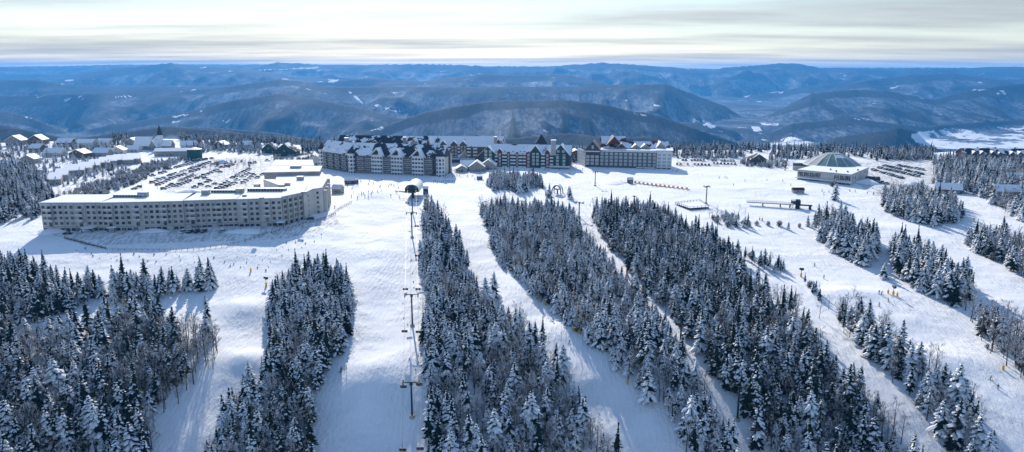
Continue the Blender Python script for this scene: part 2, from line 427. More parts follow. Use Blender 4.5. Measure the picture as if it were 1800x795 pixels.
M['roof_snowy'] = roof_mat('mostly_snowed_shingles', (.035,.037,.043), .38, .42)
M['redroof_patchy'] = roof_mat('red_shingles_with_snow', (.11,.03,.028), .44, .48)
M['flat_snow'] = roof_mat('snowed_flat_roof', (.30,.28,.26), .30, .36)

_wcache = {}
def window_mesh(w, h, frame, pane, mull):
    k = (round(w, 2), round(h, 2), frame, pane, mull)
    if k not in _wcache:
        b = MB(); f = .12; F_, G = M[frame], M[pane]
        b.box(-w/2, w/2, -.03, .02, 0, h, G)
        b.box(-w/2-f, -w/2, -.10, .02, -f, h+f, F_); b.box(w/2, w/2+f, -.10, .02, -f, h+f, F_)
        b.box(-w/2, w/2, -.10, .02, h, h+f, F_); b.box(-w/2, w/2, -.14, .02, -f, 0, F_)
        for q in range(1, mull+1):
            x = -w/2+w*q/(mull+1); b.box(x-.04, x+.04, -.06, 0, 0, h, F_)
        me = b.mesh('window'); b.fixn(me); _wcache[k] = (me, b)
    return _wcache[k]
def balcony_mb(w, d, rail, slab, snow=True, solid=True):
    b = MB(); b.box(-w/2, w/2, -d, 0, -.2, 0, M[slab])
    if solid:
        b.box(-w/2, w/2, -d, -d+.08, 0, .95, M[rail]); b.box(-w/2, -w/2+.08, -d+.08, 0, 0, .95, M[rail]); b.box(w/2-.08, w/2, -d+.08, 0, 0, .95, M[rail])
    else:
        b.box(-w/2, w/2, -d, -d+.06, .9, 1.0, M[rail]); n = int(w/.35)
        for k in range(n+1): x = -w/2+.03+(w-.06)*k/n; b.box(x-.03, x+.03, -d, -d+.06, 0, .9, M[rail])
    if snow:
        b.box(-w/2+.02, w/2-.02, -d-.03, -d+.14, .95 if solid else 1.0, 1.16, M['snow'])
        b.box(-w/2+.1, w/2-.1, -d+.15, -.05, 0, .25, M['snow'])
    return b
class Bld:
    def __init__(s, name, org, label, cat, group=None):
        s.o = Vector((org[0], org[1], ground_z(org[0], org[1]))); s.root = empty(name, s.o, 0, label, cat, group); s.parts = []; s.items = []
    def mb(s, name, new=False):
        if not new:
            for n, b in s.parts:
                if n == name: return b
        b = MB(); s.parts.insert(0, (name, b)); return b
    def rel(s, pts): return [(p[0]-s.o.x, p[1]-s.o.y) for p in pts]
    def block(s, pts, z0, z1, wall, roof=None, over=.25, snow=.35, name='wall'):
        """storeys over an outline (world xy); snowed flat roof slab as its own part"""
        p = s.rel(pts); zb = z0-s.o.z; zt = z1-s.o.z
        s.mb(name, True).prism(p, zb, zt, M[wall])
        if roof:
            c = (sum(q[0] for q in p)/len(p), sum(q[1] for q in p)/len(p))
            pp = [(q[0]+(over if q[0] > c[0] else -over), q[1]+(over if q[1] > c[1] else -over)) for q in p]
            s.mb('roof', True).prism(pp, zt+.003, zt+.3, M['beige_dark'] if roof == 'flat_snow' else M[roof]); s.mb('roof').prism([(q[0]*.995+c[0]*.005, q[1]*.995+c[1]*.005) for q in pp], zt+.3, zt+.3+snow, M['snow'], M[roof])
    def face(s, A, B, z, rows, cols, w, h, st=3.05, frame='white_trim', pane='glass', mull=0, skip=None, margin=0, off=.0, kind='window', sill=.9):
        A = Vector(A[:2]); B = Vector(B[:2]); d = B-A; L = d.length; d /= L; n = Vector((d.y, -d.x)); rz = math.atan2(d.y, d.x)
        for r in range(rows):
            for c in range(cols):
                if skip and skip(r, c): continue
                u = margin+(L-2*margin)*(c+.5)/cols; p = A+d*u+n*(.02+off)
                s.items.append((kind, (p.x-s.o.x, p.y-s.o.y, z+r*st+sill-s.o.z), rz, window_mesh(w, h, frame, pane, mull)))
    def balc(s, A, B, u, z, bm, off=0):
        A = Vector(A[:2]); B = Vector(B[:2]); d = (B-A).normalized(); n = Vector((d.y, -d.x)); p = A+d*u+n*(.01+off)
        if not hasattr(bm, 'me'): bm.me = bm.mesh('balcony'); bm.fixn(bm.me)
        s.items.append(('balcony', (p.x-s.o.x, p.y-s.o.y, z-s.o.z), math.atan2(d.y, d.x), (bm.me, bm)))
    def done(s, cap=100):
        for nm, b in s.parts:
            if b.f: b.build(nm, s.root)
        by = {}
        for it in s.items: by.setdefault(it[0], []).append(it)
        for nm, its in by.items():
            its.sort(key=lambda i: (i[1][1], -i[1][2]))
            for it in its[:cap]:
                o = link_mesh(nm, it[3][0], s.root); o.location = it[1]; o.rotation_euler = (0, 0, it[2])
            if its[cap:]:
                b = MB()
                for _, p, rz, (me, src) in its[cap:]:
                    c_, s_ = math.cos(rz), math.sin(rz)
                    vs = [(v[0]*c_-v[1]*s_+p[0], v[0]*s_+v[1]*c_+p[1], v[2]+p[2]) for v in src.v]; b0 = len(b.v); b.v.extend(vs)
                    for f, m in zip(src.f, src.m): b.f.append(tuple(b0+i for i in f)); b.m.append(b.slot(src.mats[m]))
                tag(b.build(nm, s.root), kind='stuff')
        return s.root
def U(px, py, z): p = unproj(px, py, z); return (p[0], p[1])
def lerp2(A, B, t): return (A[0]+(B[0]-A[0])*t, A[1]+(B[1]-A[1])*t)
def off2(A, B, n):
    d = Vector((B[0]-A[0], B[1]-A[1])).normalized(); return Vector((d.y, -d.x))*n
def rect(A, B, depth):
    """footprint behind the facade A-B"""
    n = off2(A, B, -depth); return [A, B, (B[0]+n.x, B[1]+n.y), (A[0]+n.x, A[1]+n.y)]
def roof_on(b, A, B, depth, z, h, m, over=.6, end=None, name='roof'):
    """gable roof over the block behind A-B, ridge parallel to A-B"""
    n = off2(A, B, -1); d = Vector((B[0]-A[0], B[1]-A[1])); L = d.length; d.normalize(); t = MB()
    t.gable(0, L, 0, depth, 0, h, M[m], 'x', over, M[end] if end else None)
    tb = b.mb(name, True); base = len(tb.v)
    for v in t.v: tb.v.append((A[0]+d.x*v[0]+n.x*v[1]-b.o.x, A[1]+d.y*v[0]+n.y*v[1]-b.o.y, z+v[2]-b.o.z))
    for f, mi in zip(t.f, t.m): tb.f.append(tuple(base+i for i in f)); tb.m.append(tb.slot(t.mats[mi]))
def cross_gable(b, A, B, u0, u1, proj, back, z, h, m, end, over=.5, name='gable'):
    """gable facing the viewer: bay from u0 to u1 along A-B, its ridge running back over the main roof"""
    d = Vector((B[0]-A[0], B[1]-A[1])).normalized(); n = Vector((d.y, -d.x)); t = MB()
    t.gable(u0, u1, -proj, back, 0, h, M[m], 'y', over, M[end], .22)
    tb = b.mb(name, True); base = len(tb.v)
    for v in t.v: tb.v.append((A[0]+d.x*v[0]-n.x*v[1]-b.o.x, A[1]+d.y*v[0]-n.y*v[1]-b.o.y, z+v[2]-b.o.z))
    for f, mi in zip(t.f, t.m): tb.f.append(tuple(base+i for i in f)); tb.m.append(tb.slot(t.mats[mi]))
def bay(b, A, B, u0, u1, proj, z0, z1, m, name='bay'):
    d = Vector((B[0]-A[0], B[1]-A[1])).normalized(); n = Vector((d.y, -d.x))
    q = lambda u, v: (A[0]+d.x*u+n.x*v-b.o.x, A[1]+d.y*u+n.y*v-b.o.y)
    b.mb(name, True).prism([q(u0, proj), q(u1, proj), q(u1, .0), q(u0, .0)], z0-b.o.z, z1-b.o.z, M[m])
def segpt(A, B, u, off=0):
    d = Vector((B[0]-A[0], B[1]-A[1])).normalized(); n = Vector((d.y, -d.x)); return (A[0]+d.x*u+n.x*off, A[1]+d.y*u+n.y*off)

# ---- 1 long white lodge on the left
def long_lodge():
    ZR = 14.6; z0 = -.9
    roofline = [(70,358),(178,357.5),(322,354.5),(417,351.5),(495,349)]
    W = [U(x, y, ZR) for x, y in roofline]
    b = Bld('long_lodge', W[2], 'very long beige five-storey lodge with flat snowy roof beside the car park', 'lodge')
    depth = 24; bals = balcony_mb(3.8, 2.0, 'beige', 'beige', True)
    cols = [11, 14, 10, 8]
    for i in range(4):
        st = .9*(i % 2); A = segpt(W[i], W[i+1], 0, st); B = segpt(W[i], W[i+1], (Vector(W[i+1])-Vector(W[i])).length-.05, st)
        L = (Vector(B)-Vector(A)).length; b.block(rect(A, B, depth+st), z0-3, ZR, 'beige', 'flat_snow')
        nb = max(2, cols[i]//4); bu = [L*(k+.18)/nb+1.5 for k in range(nb)]
        n = cols[i]; cu = L/n
        b.face(A, B, z0+3.1, 4, n, 1.65, 1.5, 2.9, frame='beige', skip=lambda r, c: any(abs((c+.5)*cu-u) < 2.4 for u in bu))
        b.face(A, B, z0, 1, n, 2.1, 1.5, frame='beige_dark', skip=lambda r, c: (c+i) % 5 == 2, sill=.6)
        for u in bu:
            for r in range(1, 4): b.balc(A, B, u, z0+3.1+2.9*r-.1, bals)
            p = segpt(A, B, u-.9, .0); q = segpt(A, B, u+.9, .0); b.face(p, q, z0+3.1, 4, 1, 1.6, 2.0, 2.9, frame='beige_dark', sill=.1)
        for k in range(1, n):
            if k % 2 == 0: bay(b, A, B, k*cu-.12, k*cu+.12, .12, z0, ZR-.05, 'beige_dark', 'pilaster')
        bay(b, A, B, 0, L, .18, z0+2.75, z0+3.0, 'beige_dark', 'string_course')
    # glazed stair bay turning the corner
    A = W[4]; B = U(532, 341, ZR); L = (Vector(B)-Vector(A)).length
    b.block([A, B, U(540, 330, ZR), U(500, 331, ZR)], z0-3, ZR+.4, 'beige', 'flat_snow')
    b.face(A, B, z0, 5, 4, L/4*.62, 1.95, 3.05, frame='beige', sill=.5)
    for k in range(5): bay(b, A, B, k*L/4-.25+(.3 if k == 0 else 0), k*L/4+.25-(.3 if k == 4 else 0), .9, z0, ZR+.35, 'beige', 'pier')
    # east wing running back in stepped blocks
    w1 = [(533,341.5),(549,333.5),(566,331),(575,315),(463,317),(500,330)]
    P = [U(x, y, ZR) for x, y in w1]; b.block(P, z0-3, ZR-.1, 'beige', 'flat_snow')
    b.face(P[0], P[1], z0, 5, 1, 1.4, 1.4, 2.9, frame='beige'); b.face(P[2], P[3], z0, 5, 6, 1.4, 1.4, 2.9, frame='beige')
    b.face(P[1], P[2], z0, 5, 1, 1.5, 1.4, 2.9, frame='beige')
    L = (Vector(P[3])-Vector(P[2])).length
    for u in (L*.15, L*.5, L*.85): bay(b, P[2], P[3], u-1.8, u+1.8, 2.2, z0, ZR-2.0, 'beige', 'stair_tower')
    P = [U(x, y, ZR-2.2) for x, y in [(480,320.0),(576,318.5),(565,303.5),(488,305)]]; P[0] = (P[0][0], P[0][1]+6); P[1] = (P[1][0], P[1][1]+6)
    b.block(P, z0-3, ZR-2.2, 'beige_dark', 'flat_snow')
    P = [U(x, y, ZR+.6) for x, y in [(464,304.5),(562,302.5),(566,293.5),(477,293.5)]]; b.block(P, z0-3, ZR+.6, 'beige_dark', 'flat_snow')
    b.face(P[1], P[2], z0, 5, 7, 1.5, 1.4, 2.9, frame='beige')
    P = [U(x, y, ZR+.2) for x, y in [(477,292.8),(552,292.5),(549,282.5),(484,282.5)]]; b.block(P, z0-3, ZR+.2, 'beige_dark', 'flat_snow')
    b.face(P[1], P[2], z0, 5, 9, 1.5, 1.4, 2.9, frame='beige')
    # plant on the roof: ducts, boxes, chimneys
    for x, y, w, d_, h in [(228,346.5,17,2.2,1.3),(252,346,5,3,2.6),(400,338.5,18,2.2,1.4),(422,339,4,3,2.4),(362,342,4,3,2.5),(470,336,22,3,1.6),(452,331,3,3,2.5),(495,331,3,3,2.2),(520,297,7,4,2.2),(535,340,3,1.6,1),(528,316,4,3,2),(505,326,3,3,1.6),(460,350,2,2,.9),(430,345,2,2,.8)]:
        p = U(x, y, ZR+.7); q = (p[0]-b.o.x, p[1]-b.o.y); zt = ZR+.62-b.o.z
        b.mb('roof_plant', True).box(q[0]-w/2, q[0]+w/2, q[1]-d_/2, q[1]+d_/2, zt, zt+h, M['concrete']); b.mb('roof_plant').box(q[0]-w/2-.1, q[0]+w/2+.1, q[1]-d_/2-.1, q[1]+d_/2+.1, zt+h, zt+h+.25, M['snow'])
        if w > 10:
            for k in range(int(w/1.6)): b.mb('roof_plant').box(q[0]-w/2+k*1.6+.3, q[0]-w/2+k*1.6+1.1, q[1]-d_/2-.12, q[1]-d_/2-.003, zt+.3, zt+h-.2, M['black'])
    # porch at the left end, low canopies
    for u, i in ((22, 0), (3, 1), (20, 3)):
        A, B = W[i], W[i+1]; pw = 6 if i == 0 else 4
        bay(b, A, B, u, u+pw, 4.2, z0+2.6, z0+2.8, 'beige_dark', 'porch'); bay(b, A, B, u-.1, u+pw+.1, 4.4, z0+2.8, z0+3.2, 'snow', 'porch')
        for uu in (u+.2, u+pw-.4):
            p = segpt(A, B, uu, 3.9); b.mb('porch').box(p[0]-b.o.x-.15, p[0]-b.o.x+.15, p[1]-b.o.y-.15, p[1]-b.o.y+.15, z0-2-b.o.z, z0+2.6-b.o.z, M['brown'])
    return b.done()
# ---- 2 central hotel with white gabled bays
def central_hotel():
    A = U(617, 303.5, 0); B = U(778, 311.5, -.6); C = U(565, 294.5, 0); z0 = -1.0; ZE = 15.4
    b = Bld('gabled_hotel', lerp2(A, B, .5), 'charcoal and white five-storey hotel with three white gabled bays facing the slope', 'hotel')
    L = (Vector(B)-Vector(A)).length
    b.block(rect(A, B, 19), z0-4, ZE, 'charcoal'); roof_on(b, A, B, 19, ZE+.01, 8.2, 'roof_patchy', 1.0, 'charcoal')
    Lc = (Vector(A)-Vector(C)).length
    b.block(rect(C, A, 17), z0-4, ZE-.02, 'charcoal', name='wall'); roof_on(b, C, A, 17, ZE, 7.6, 'roof_snowy', 1.0, 'charcoal')
    bay(b, A, B, .3, L-.3, .25, z0-3, z0+2.4, 'stone', 'stone_base')
    bw = L*.13
    wb = balcony_mb(bw*.92, 1.5, 'white_trim', 'white_trim', True); db = balcony_mb(L*.075, 1.3, 'charcoal', 'white_trim', True)
    pos = [(.245, .365), (.46, .585), (.685, .81)]
    for u0, u1 in pos:
        bay(b, A, B, u0*L, u1*L, 1.6, z0, ZE, 'white_trim', 'gabled_bay')
        p, q = segpt(A, B, u0*L, 1.6), segpt(A, B, u1*L, 1.6)
        b.face(p, q, z0, 5, 4, (u1-u0)*L/4*.72, 1.9, 3.1, frame='white_trim', sill=.55, mull=1)
        for r in range(1, 5): b.balc(p, q, (u1-u0)*L/2, z0+3.1*r-.15, balc_cache(('w', round((u1-u0)*L*.94, 1)), lambda: balcony_mb((u1-u0)*L*.94, 1.2, 'white_trim', 'white_trim')))
        cross_gable(b, A, B, u0*L-.8, u1*L+.8, 1.9, 9, ZE+.1, 5.6, 'snow', 'white_trim', 1.0)
        pc = segpt(A, B, (u0+u1)/2*L, 2.05); b.mb('louvre', True).add([(pc[0]-b.o.x-4.0, pc[1]-b.o.y-.0, ZE+.4-b.o.z), (pc[0]-b.o.x+4.0, pc[1]-b.o.y-.3, ZE+.4-b.o.z), (pc[0]-b.o.x, pc[1]-b.o.y-.2, ZE+4.3-b.o.z)], [(0,1,2)], M['shingle'])
    for u0, u1, n in [(.075,.155,2),(.16,.24,2),(.37,.455,2),(.59,.68,2),(.815,.90,2)]:
        p, q = segpt(A, B, u0*L, 0), segpt(A, B, u1*L, 0)
        b.face(p, q, z0, 5, n, (u1-u0)*L/n*.62, 1.8, 3.1, frame='white_trim', sill=.5, mull=1)
        for r in range(1, 5): b.balc(p, q, (u1-u0)*L/2, z0+3.1*r-.1, balc_cache(('d', round((u1-u0)*L*.96, 1)), lambda: balcony_mb((u1-u0)*L*.96, 1.3, 'charcoal', 'white_trim')))
    n = 9
    for k in range(n):
        u0, u1 = Lc*(k+.06)/n, Lc*(k+.94)/n; p, q = segpt(C, A, u0, 0), segpt(C, A, u1, 0)
        b.face(p, q, z0, 5, 1, (u1-u0)*.6, 1.7, 3.1, frame='white_trim', sill=.5, mull=1)
        if k % 2:
            for r in range(1, 5): b.balc(p, q, (u1-u0)/2, z0+3.1*r-.1, balc_cache(('l', 1), lambda: balcony_mb(Lc/n*.9, 1.3, 'charcoal', 'white_trim')))
        if k % 3 == 1: cross_gable(b, C, A, u0-1, u1+1, .6, 6, ZE+.1, 3, 'snow', 'white_trim', .4)
    for P, r_, (sa, sb) in ((A, 3.4, (A, B)), (B, 3.6, (A, B)), (C, 3.2, (C, A))):       # corner towers
        cx, cy = P[0]-b.o.x+(1.2 if P is not B else -1.6), P[1]-b.o.y+.6; pts = [(cx+r_*math.cos(PI/8+k*PI/4), cy+r_*math.sin(PI/8+k*PI/4)) for k in range(8)]
        b.mb('corner_tower', True).prism(pts, z0-3-b.o.z, ZE+.6-b.o.z, M['white_trim'])
        for k in (4, 5, 6):
            p0, p1 = pts[k], pts[(k+1) % 8]; b.face((p0[0]+b.o.x, p0[1]+b.o.y), (p1[0]+b.o.x, p1[1]+b.o.y), z0, 5, 1, 1.7, 1.9, 3.1, frame='white_trim', sill=.6)
        ro = [(cx+(r_+.8)*math.cos(PI/8+k*PI/4), cy+(r_+.8)*math.sin(PI/8+k*PI/4), ZE+.6-b.o.z) for k in range(8)]
        b.mb('tower_roof', True).add(ro+[(cx, cy, ZE+6-b.o.z)], [(k, (k+1) % 8, 8) for k in range(8)]+[tuple(range(8))[::-1]], M['shingle'])
    D = (B[0]+4, B[1]+24); b.block([B, (B[0]+1.5, B[1]+.5), (D[0]+1.5, D[1]), D], z0-3, ZE-1, 'beige', name='side_wall')
    # red shop front at the foot of the right end
    p, q = segpt(A, B, L*.87, .3), segpt(A, B, L*.985, .3); bay(b, A, B, L*.87, L*.985, 1.4, z0-1.5, z0+2.2, 'red', 'shop_front')
    p, q = segpt(A, B, L*.87, 1.42), segpt(A, B, L*.985, 1.42); b.face(p, q, z0-1.4, 1, 4, 1.5, 1.7, frame='white_trim', sill=.9)
    return b.done()
_bc = {}
def balc_cache(k, f):
    if k not in _bc: _bc[k] = f()
    return _bc[k]
def chimney(b, px, py, z, w=2.2, m='stone', zb=12):
    p = U(px, py, z); b.mb('chimney', True).box(p[0]-b.o.x-w/2, p[0]-b.o.x+w/2, p[1]-b.o.y-w/2, p[1]-b.o.y+w/2, zb-b.o.z, z-b.o.z, M[m]); b.mb('chimney').box(p[0]-b.o.x-w/2-.2, p[0]-b.o.x+w/2+.2, p[1]-b.o.y-w/2-.2, p[1]-b.o.y+w/2+.2, z-b.o.z, z+.5-b.o.z, M['snow'])
# ---- 3 hotel behind
def back_hotel():
    A = U(588, 262, 14); B = U(752, 259, 14); A = (A[0], 660); B = (B[0]*1.02, 650); z0 = 0; ZE = 15
    b = Bld('rear_hotel', lerp2(A, B, .5), 'dark roofed hotel with chimney showing above the gabled white hotel', 'hotel')
    L = (Vector(B)-Vector(A)).length
    b.block(rect(A, B, 20), z0-4, ZE, 'brown'); roof_on(b, A, B, 20, ZE+.01, 9.0, 'roof_patchy', 1, 'brown')
    for u0, u1, h in ((.12,.24,5),(.47,.55,3.5),(.62,.70,3.5),(.82,.95,8.2)): cross_gable(b, A, B, u0*L, u1*L, 2, 10, ZE+.1, h, 'roof_snowy', 'tan', .7)
    for u0 in (.3, .38): cross_gable(b, A, B, u0*L, u0*L+7, -2, 8, ZE+3, 2.6, 'roof_patchy', 'charcoal', .3, 'dormer')
    b.face(A, B, z0+6, 3, 22, 1.7, 1.5, 3, frame='tan')
    chimney(b, 609, 243, 25.5, 3, 'stone'); chimney(b, 711, 242, 25, 2.4, 'stone')
    return b.done()
# ---- 4 brown lodge
def brown_lodge():
    A = U(752, 287, 0); B = U(845, 285, 0); A = (A[0]*1.03, 668); B = (B[0]*1.03, 664); z0 = 0; ZE = 15
    b = Bld('brown_lodge', lerp2(A, B, .5), 'brown timber lodge with row of gabled dormers between the white-gabled and green lodges', 'lodge')
    L = (Vector(B)-Vector(A)).length
    b.block(rect(A, B, 20), z0-4, ZE, 'brown'); roof_on(b, A, B, 20, ZE+.01, 7.6, 'roof_snowy', 1, 'brown')
    bl = balcony_mb(3.6, 1.4, 'white_trim', 'brown', True)
    for u in (.33, .53, .70):
        c = u*L; bay(b, A, B, c-3, c+3, 1.5, z0, ZE+1, 'brown'); cross_gable(b, A, B, c-3.4, c+3.4, 1.7, 7, ZE+1, 3.4, 'snow', 'brown', .6, 'dormer')
        b.face(segpt(A, B, c-3, 1.5), segpt(A, B, c+3, 1.5), z0+3, 4, 2, 1.5, 1.8, 3, frame='tan', pane='pale_glass')
    for u in (.2, .43, .615, .8, .92):
        b.face(segpt(A, B, u*L-2.2), segpt(A, B, u*L+2.2), z0+3, 4, 2, 1.4, 1.7, 3, frame='tan')
        for r in (2, 3, 4): b.balc(A, B, u*L, z0+3*r-.1, bl)
    A2 = B; B2 = (B[0]+19, B[1]-4); b.block(rect(A2, B2, 20), z0-4, ZE-.02, 'brown'); roof_on(b, A2, B2, 20, ZE, 8.0, 'roof_snowy', 1, 'charcoal')
    cross_gable(b, A2, B2, 12, 24, 1, 8, ZE-.5, 6.5, 'roof_patchy', 'charcoal', .6); b.face(A2, B2, z0+3, 4, 5, 1.4, 1.6, 3, frame='tan')
    bay(b, A, B, 8, L-4, 5, z0-1, z0+3.2, 'charcoal', 'arcade'); bay(b, A, B, 7.8, L-3.8, 5.2, z0+3.2, z0+3.7, 'snow', 'arcade')
    chimney(b, 871, 241, 24, 2.6)
    return b.done()
# ---- 5 green and red lodge
def green_lodge():
    A = U(862, 293, 0); B = U(1001, 297, -.3); z0 = -1; ZE = 13.2
    b = Bld('green_and_red_lodge', lerp2(A, B, .5), 'dark green and oxblood lodge with green gables and white balconies', 'lodge')
    L = (Vector(B)-Vector(A)).length
    b.block(rect(A, B, 18), z0-4, ZE, 'charcoal'); roof_on(b, A, B, 18, ZE+.01, 5.6, 'roof_snowy', .9, 'green')
    # left green gable, set back on a side wing
    A0 = (A[0]-9, A[1]+4); bay(b, A, B, -8, 4.5, 1.5, z0-2, ZE-2, 'green', 'green_gable'); cross_gable(b, A, B, -10, 6.5, 1.8, 15, ZE-3.2, 7.8, 'snow', 'green', .9, 'green_gable')
    b.face(segpt(A, B, -5.5, 2.15), segpt(A, B, 2.5, 2.15), z0+3.6, 4, 2, 2.1, 1.9, 3, frame='white_trim', pane='pale_glass')
    g = [(.515, .64, 'green', ZE-.2, 6.2), (.80, .985, 'green', ZE-1, 8.2)]
    for u0, u1, m, ze, h in g:
        bay(b, A, B, u0*L, u1*L, 1.8, z0-2, ze, m, 'green_gable'); cross_gable(b, A, B, u0*L-.6, u1*L+.6, 2.1, 12, ze, h, 'snow', m, .9, 'green_gable')
        b.face(segpt(A, B, u0*L+.8, 1.82), segpt(A, B, u1*L-.8, 1.82), z0+2.6, 4, 2, 2.0, 1.9, 3, frame='white_trim', pane='pale_glass')
    b.face(segpt(A, B, .80*L+2, 2.15), segpt(A, B, .985*L-2, 2.15), z0+14.0, 1, 2, 1.9, 1.7, 3, frame='white_trim', pane='pale_glass')
    for u0, u1 in [(.10,.15),(.22,.25),(.335,.355),(.46,.515),(.70,.75)]:
        bay(b, A, B, u0*L, u1*L, 1.1, z0-1, ZE+.1, 'red', 'red_bay'); b.face(segpt(A, B, u0*L, 1.12), segpt(A, B, u1*L, 1.12), z0+1, 4, 1, min(1.6, (u1-u0)*L*.5), 1.8, 3, frame='white_trim', pane='pale_glass')
    for u0, u1 in [(.10,.15),(.70,.75)]: cross_gable(b, A, B, u0*L-.8, u1*L+.8, 1.4, 7, ZE+.2, 2.6, 'snow', 'red', .5, 'dormer')
    for u0, u1 in [(.06,.095),(.155,.215),(.255,.33),(.36,.41),(.415,.455),(.645,.695),(.755,.80)]:
        c = (u0+u1)/2*L; w_ = (u1-u0)*L; b.face(segpt(A, B, u0*L), segpt(A, B, u1*L), z0+1, 5, max(1, int(w_/2.6)), 1.6, 1.8, 2.8, frame='charcoal')
        for r in range(5): b.balc(A, B, c, z0+1+2.8*r, balc_cache(('g', round(w_*.95, 1)), lambda: balcony_mb(w_*.95, 1.5, 'white_trim', 'charcoal')))
    bay(b, A, B, .76*L, 1.01*L, 5.5, z0-3, z0+2.8, 'concrete', 'podium'); bay(b, A, B, .755*L, 1.015*L, 5.8, z0+2.8, z0+3.25, 'snow', 'podium')
    b.face(segpt(A, B, .78*L, 5.52), segpt(A, B, L, 5.52), z0-.4, 1, 6, 2, 1.6, 3, frame='concrete', sill=.6)
    # pointed tower and chimney behind the ridge
    p = U(952, 254, 19); cx, cy = p[0]-b.o.x, p[1]-b.o.y+6; r_ = 5.2; zt = 20.0-b.o.z
    b.mb('pointed_tower').box(cx-r_+.6, cx+r_-.6, cy-r_+.6, cy+r_-.6, 8, zt, M['green'])
    b.mb('pointed_tower').add([(cx-r_,cy-r_,zt),(cx+r_,cy-r_,zt),(cx+r_,cy+r_,zt),(cx-r_,cy+r_,zt),(cx,cy,zt+7.5)], [(0,1,4),(1,2,4),(2,3,4),(3,0,4),(3,2,1,0)], M['shingle'])
    chimney(b, 973, 247, 24.5, 4, 'concrete'); 
    return b.done()
# ---- 6 grey hotel
def grey_hotel():
    A = U(1029, 293, -.3); B = U(1180, 297.5, -.6); z0 = -1.6; ZE = 14.4
    b = Bld('grey_hotel', lerp2(A, B, .5), 'grey five-storey hotel with flat snowy roof and tan gable at its left end', 'hotel')
    L = (Vector(B)-Vector(A)).length; u1 = .165*L; u2 = .83*L
    P = [segpt(A, B, u1), segpt(A, B, u2)]; b.block(rect(P[0], P[1], 22), z0-3, ZE, 'grey', 'flat_snow', .6)
    b.face(P[0], P[1], z0+2.6, 4, 12, 2.2, 1.8, 3.02, frame='white_trim', pane='pale_glass', mull=1, sill=.4)
    bay(b, P[0], P[1], 0, (Vector(P[1])-Vector(P[0])).length, .5, z0-3, z0+1.6, 'redroof', 'brick_base')
    bay(b, P[0], P[1], .05, u2-u1-.05, .5, ZE-1.1, ZE-.05, 'white_trim', 'cornice')
    P = [segpt(A, B, u2, .8), segpt(A, B, L, .8)]; b.block(rect(P[0], P[1], 23), z0-3, ZE+.5, 'white_trim', 'flat_snow', .9)
    b.face(P[0], P[1], z0+2.6, 4, 3, 2.6, 2.0, 3.02, frame='white_trim', pane='pale_glass', mull=1, sill=.4)
    for k in range(4): bay(b, P[0], P[1], k*(L-u2)/3-.35+(.35 if k == 0 else 0), k*(L-u2)/3+.35-(.35 if k == 3 else 0), .5, z0, ZE+.4, 'white_trim', 'column')
    bay(b, P[0], P[1], 0, L-u2, .3, z0-2, z0+1.9, 'charcoal', 'dark_base')
    bay(b, A, B, u2-17, u2-1, 4, z0+1.6, z0+2.0, 'snow', 'canopy'); bay(b, A, B, u2-17, u2-1, 3.8, z0-2, z0+1.6, 'charcoal', 'canopy')
    Q = [segpt(A, B, 0, 1.2), segpt(A, B, u1-.05, 1.2)]; b.block(rect(Q[0], Q[1], 22), z0-3, ZE-.6, 'charcoal')
    b.face(Q[0], Q[1], z0+2.6, 3, 3, 2.6, 2.0, 3.02, frame='white_trim', pane='pale_glass', mull=1, sill=.6)
    bay(b, Q[0], Q[1], -.3, u1+.3, .4, ZE-1.5, ZE-.61, 'white_trim', 'cornice')
    cross_gable(b, Q[0], Q[1], -1.2, u1+1.2, .2, 22, ZE-.6, 8.4, 'tan', 'charcoal', .9, 'tan_gable')
    b.face(segpt(Q[0], Q[1], 3.6, .25), segpt(Q[0], Q[1], u1-3.6, .25), ZE+.3, 1, 1, 1.4, 2.6, frame='white_trim', pane='pale_glass')
    R = [(Q[0][0]-5.0, Q[0][1]+22), Q[0]]; b.face(R[0], R[1], z0+2.6, 4, 5, 2, 1.8, 3.02, frame='white_trim', pane='pale_glass'); b.block([R[1], (R[1][0]+.4, R[1][1]+.3), (R[0][0]+.8, R[0][1]), R[0]], z0-3, ZE-.7, 'white_trim', name='side_wall')
    for k in range(26):     # small vents on the roof
        p = U(random.uniform(1062, 1170), random.uniform(257, 262), ZE+.9); q = (p[0]-b.o.x, p[1]-b.o.y); b.mb('roof_vent', True).box(q[0]-.4, q[0]+.4, q[1]-.3, q[1]+.3, ZE+.6-b.o.z, ZE+1.5-b.o.z, M['metal'])
    for u in (.12, .30, .62, .93): bay(b, A, B, u*L, u*L+1.6, .0, z0, z0, 'snow', 'x') if 0 else None
    return b.done()
def red_roof_hotel():
    A = (U(1050, 262, 14)[0]*1.06, 640); B = (U(1152, 258, 14)[0]*1.05, 640); z0 = 0; ZE = 16
    b = Bld('red_roofed_hotel', lerp2(A, B, .5), 'hotel with dark red snow-patched roofs and tan gables behind the grey hotel', 'hotel')
    L = (Vector(B)-Vector(A)).length
    b.block(rect(A, B, 16), z0-4, ZE, 'tan'); roof_on(b, A, B, 16, ZE+.01, 4.5, 'redroof_patchy', 1, 'tan')
    A1 = (A[0], A[1]+6); B1 = (A[0]+20, A[1]+6); b.block(rect(A1, B1, 15), z0-4, ZE+4, 'tan'); roof_on(b, A1, B1, 15, ZE+4.01, 4.6, 'redroof_patchy', 1, 'tan')
    cross_gable(b, A1, B1, 3, 15, 6.8, 8, ZE+3.2, 6.6, 'tan', 'redroof', .9)
    for u, h, m in ((.2, 3.6, 'redroof'), (.42, 3, 'tan'), (.56, 3, 'tan'), (.8, 5.2, 'tan')): cross_gable(b, A, B, u*L, u*L+8, 1.5, 9, ZE+.1, h, 'snow', m, .6)
    b.face(A, B, z0+8, 3, 16, 1.6, 1.5, 3, frame='white_trim')
    return b.done()
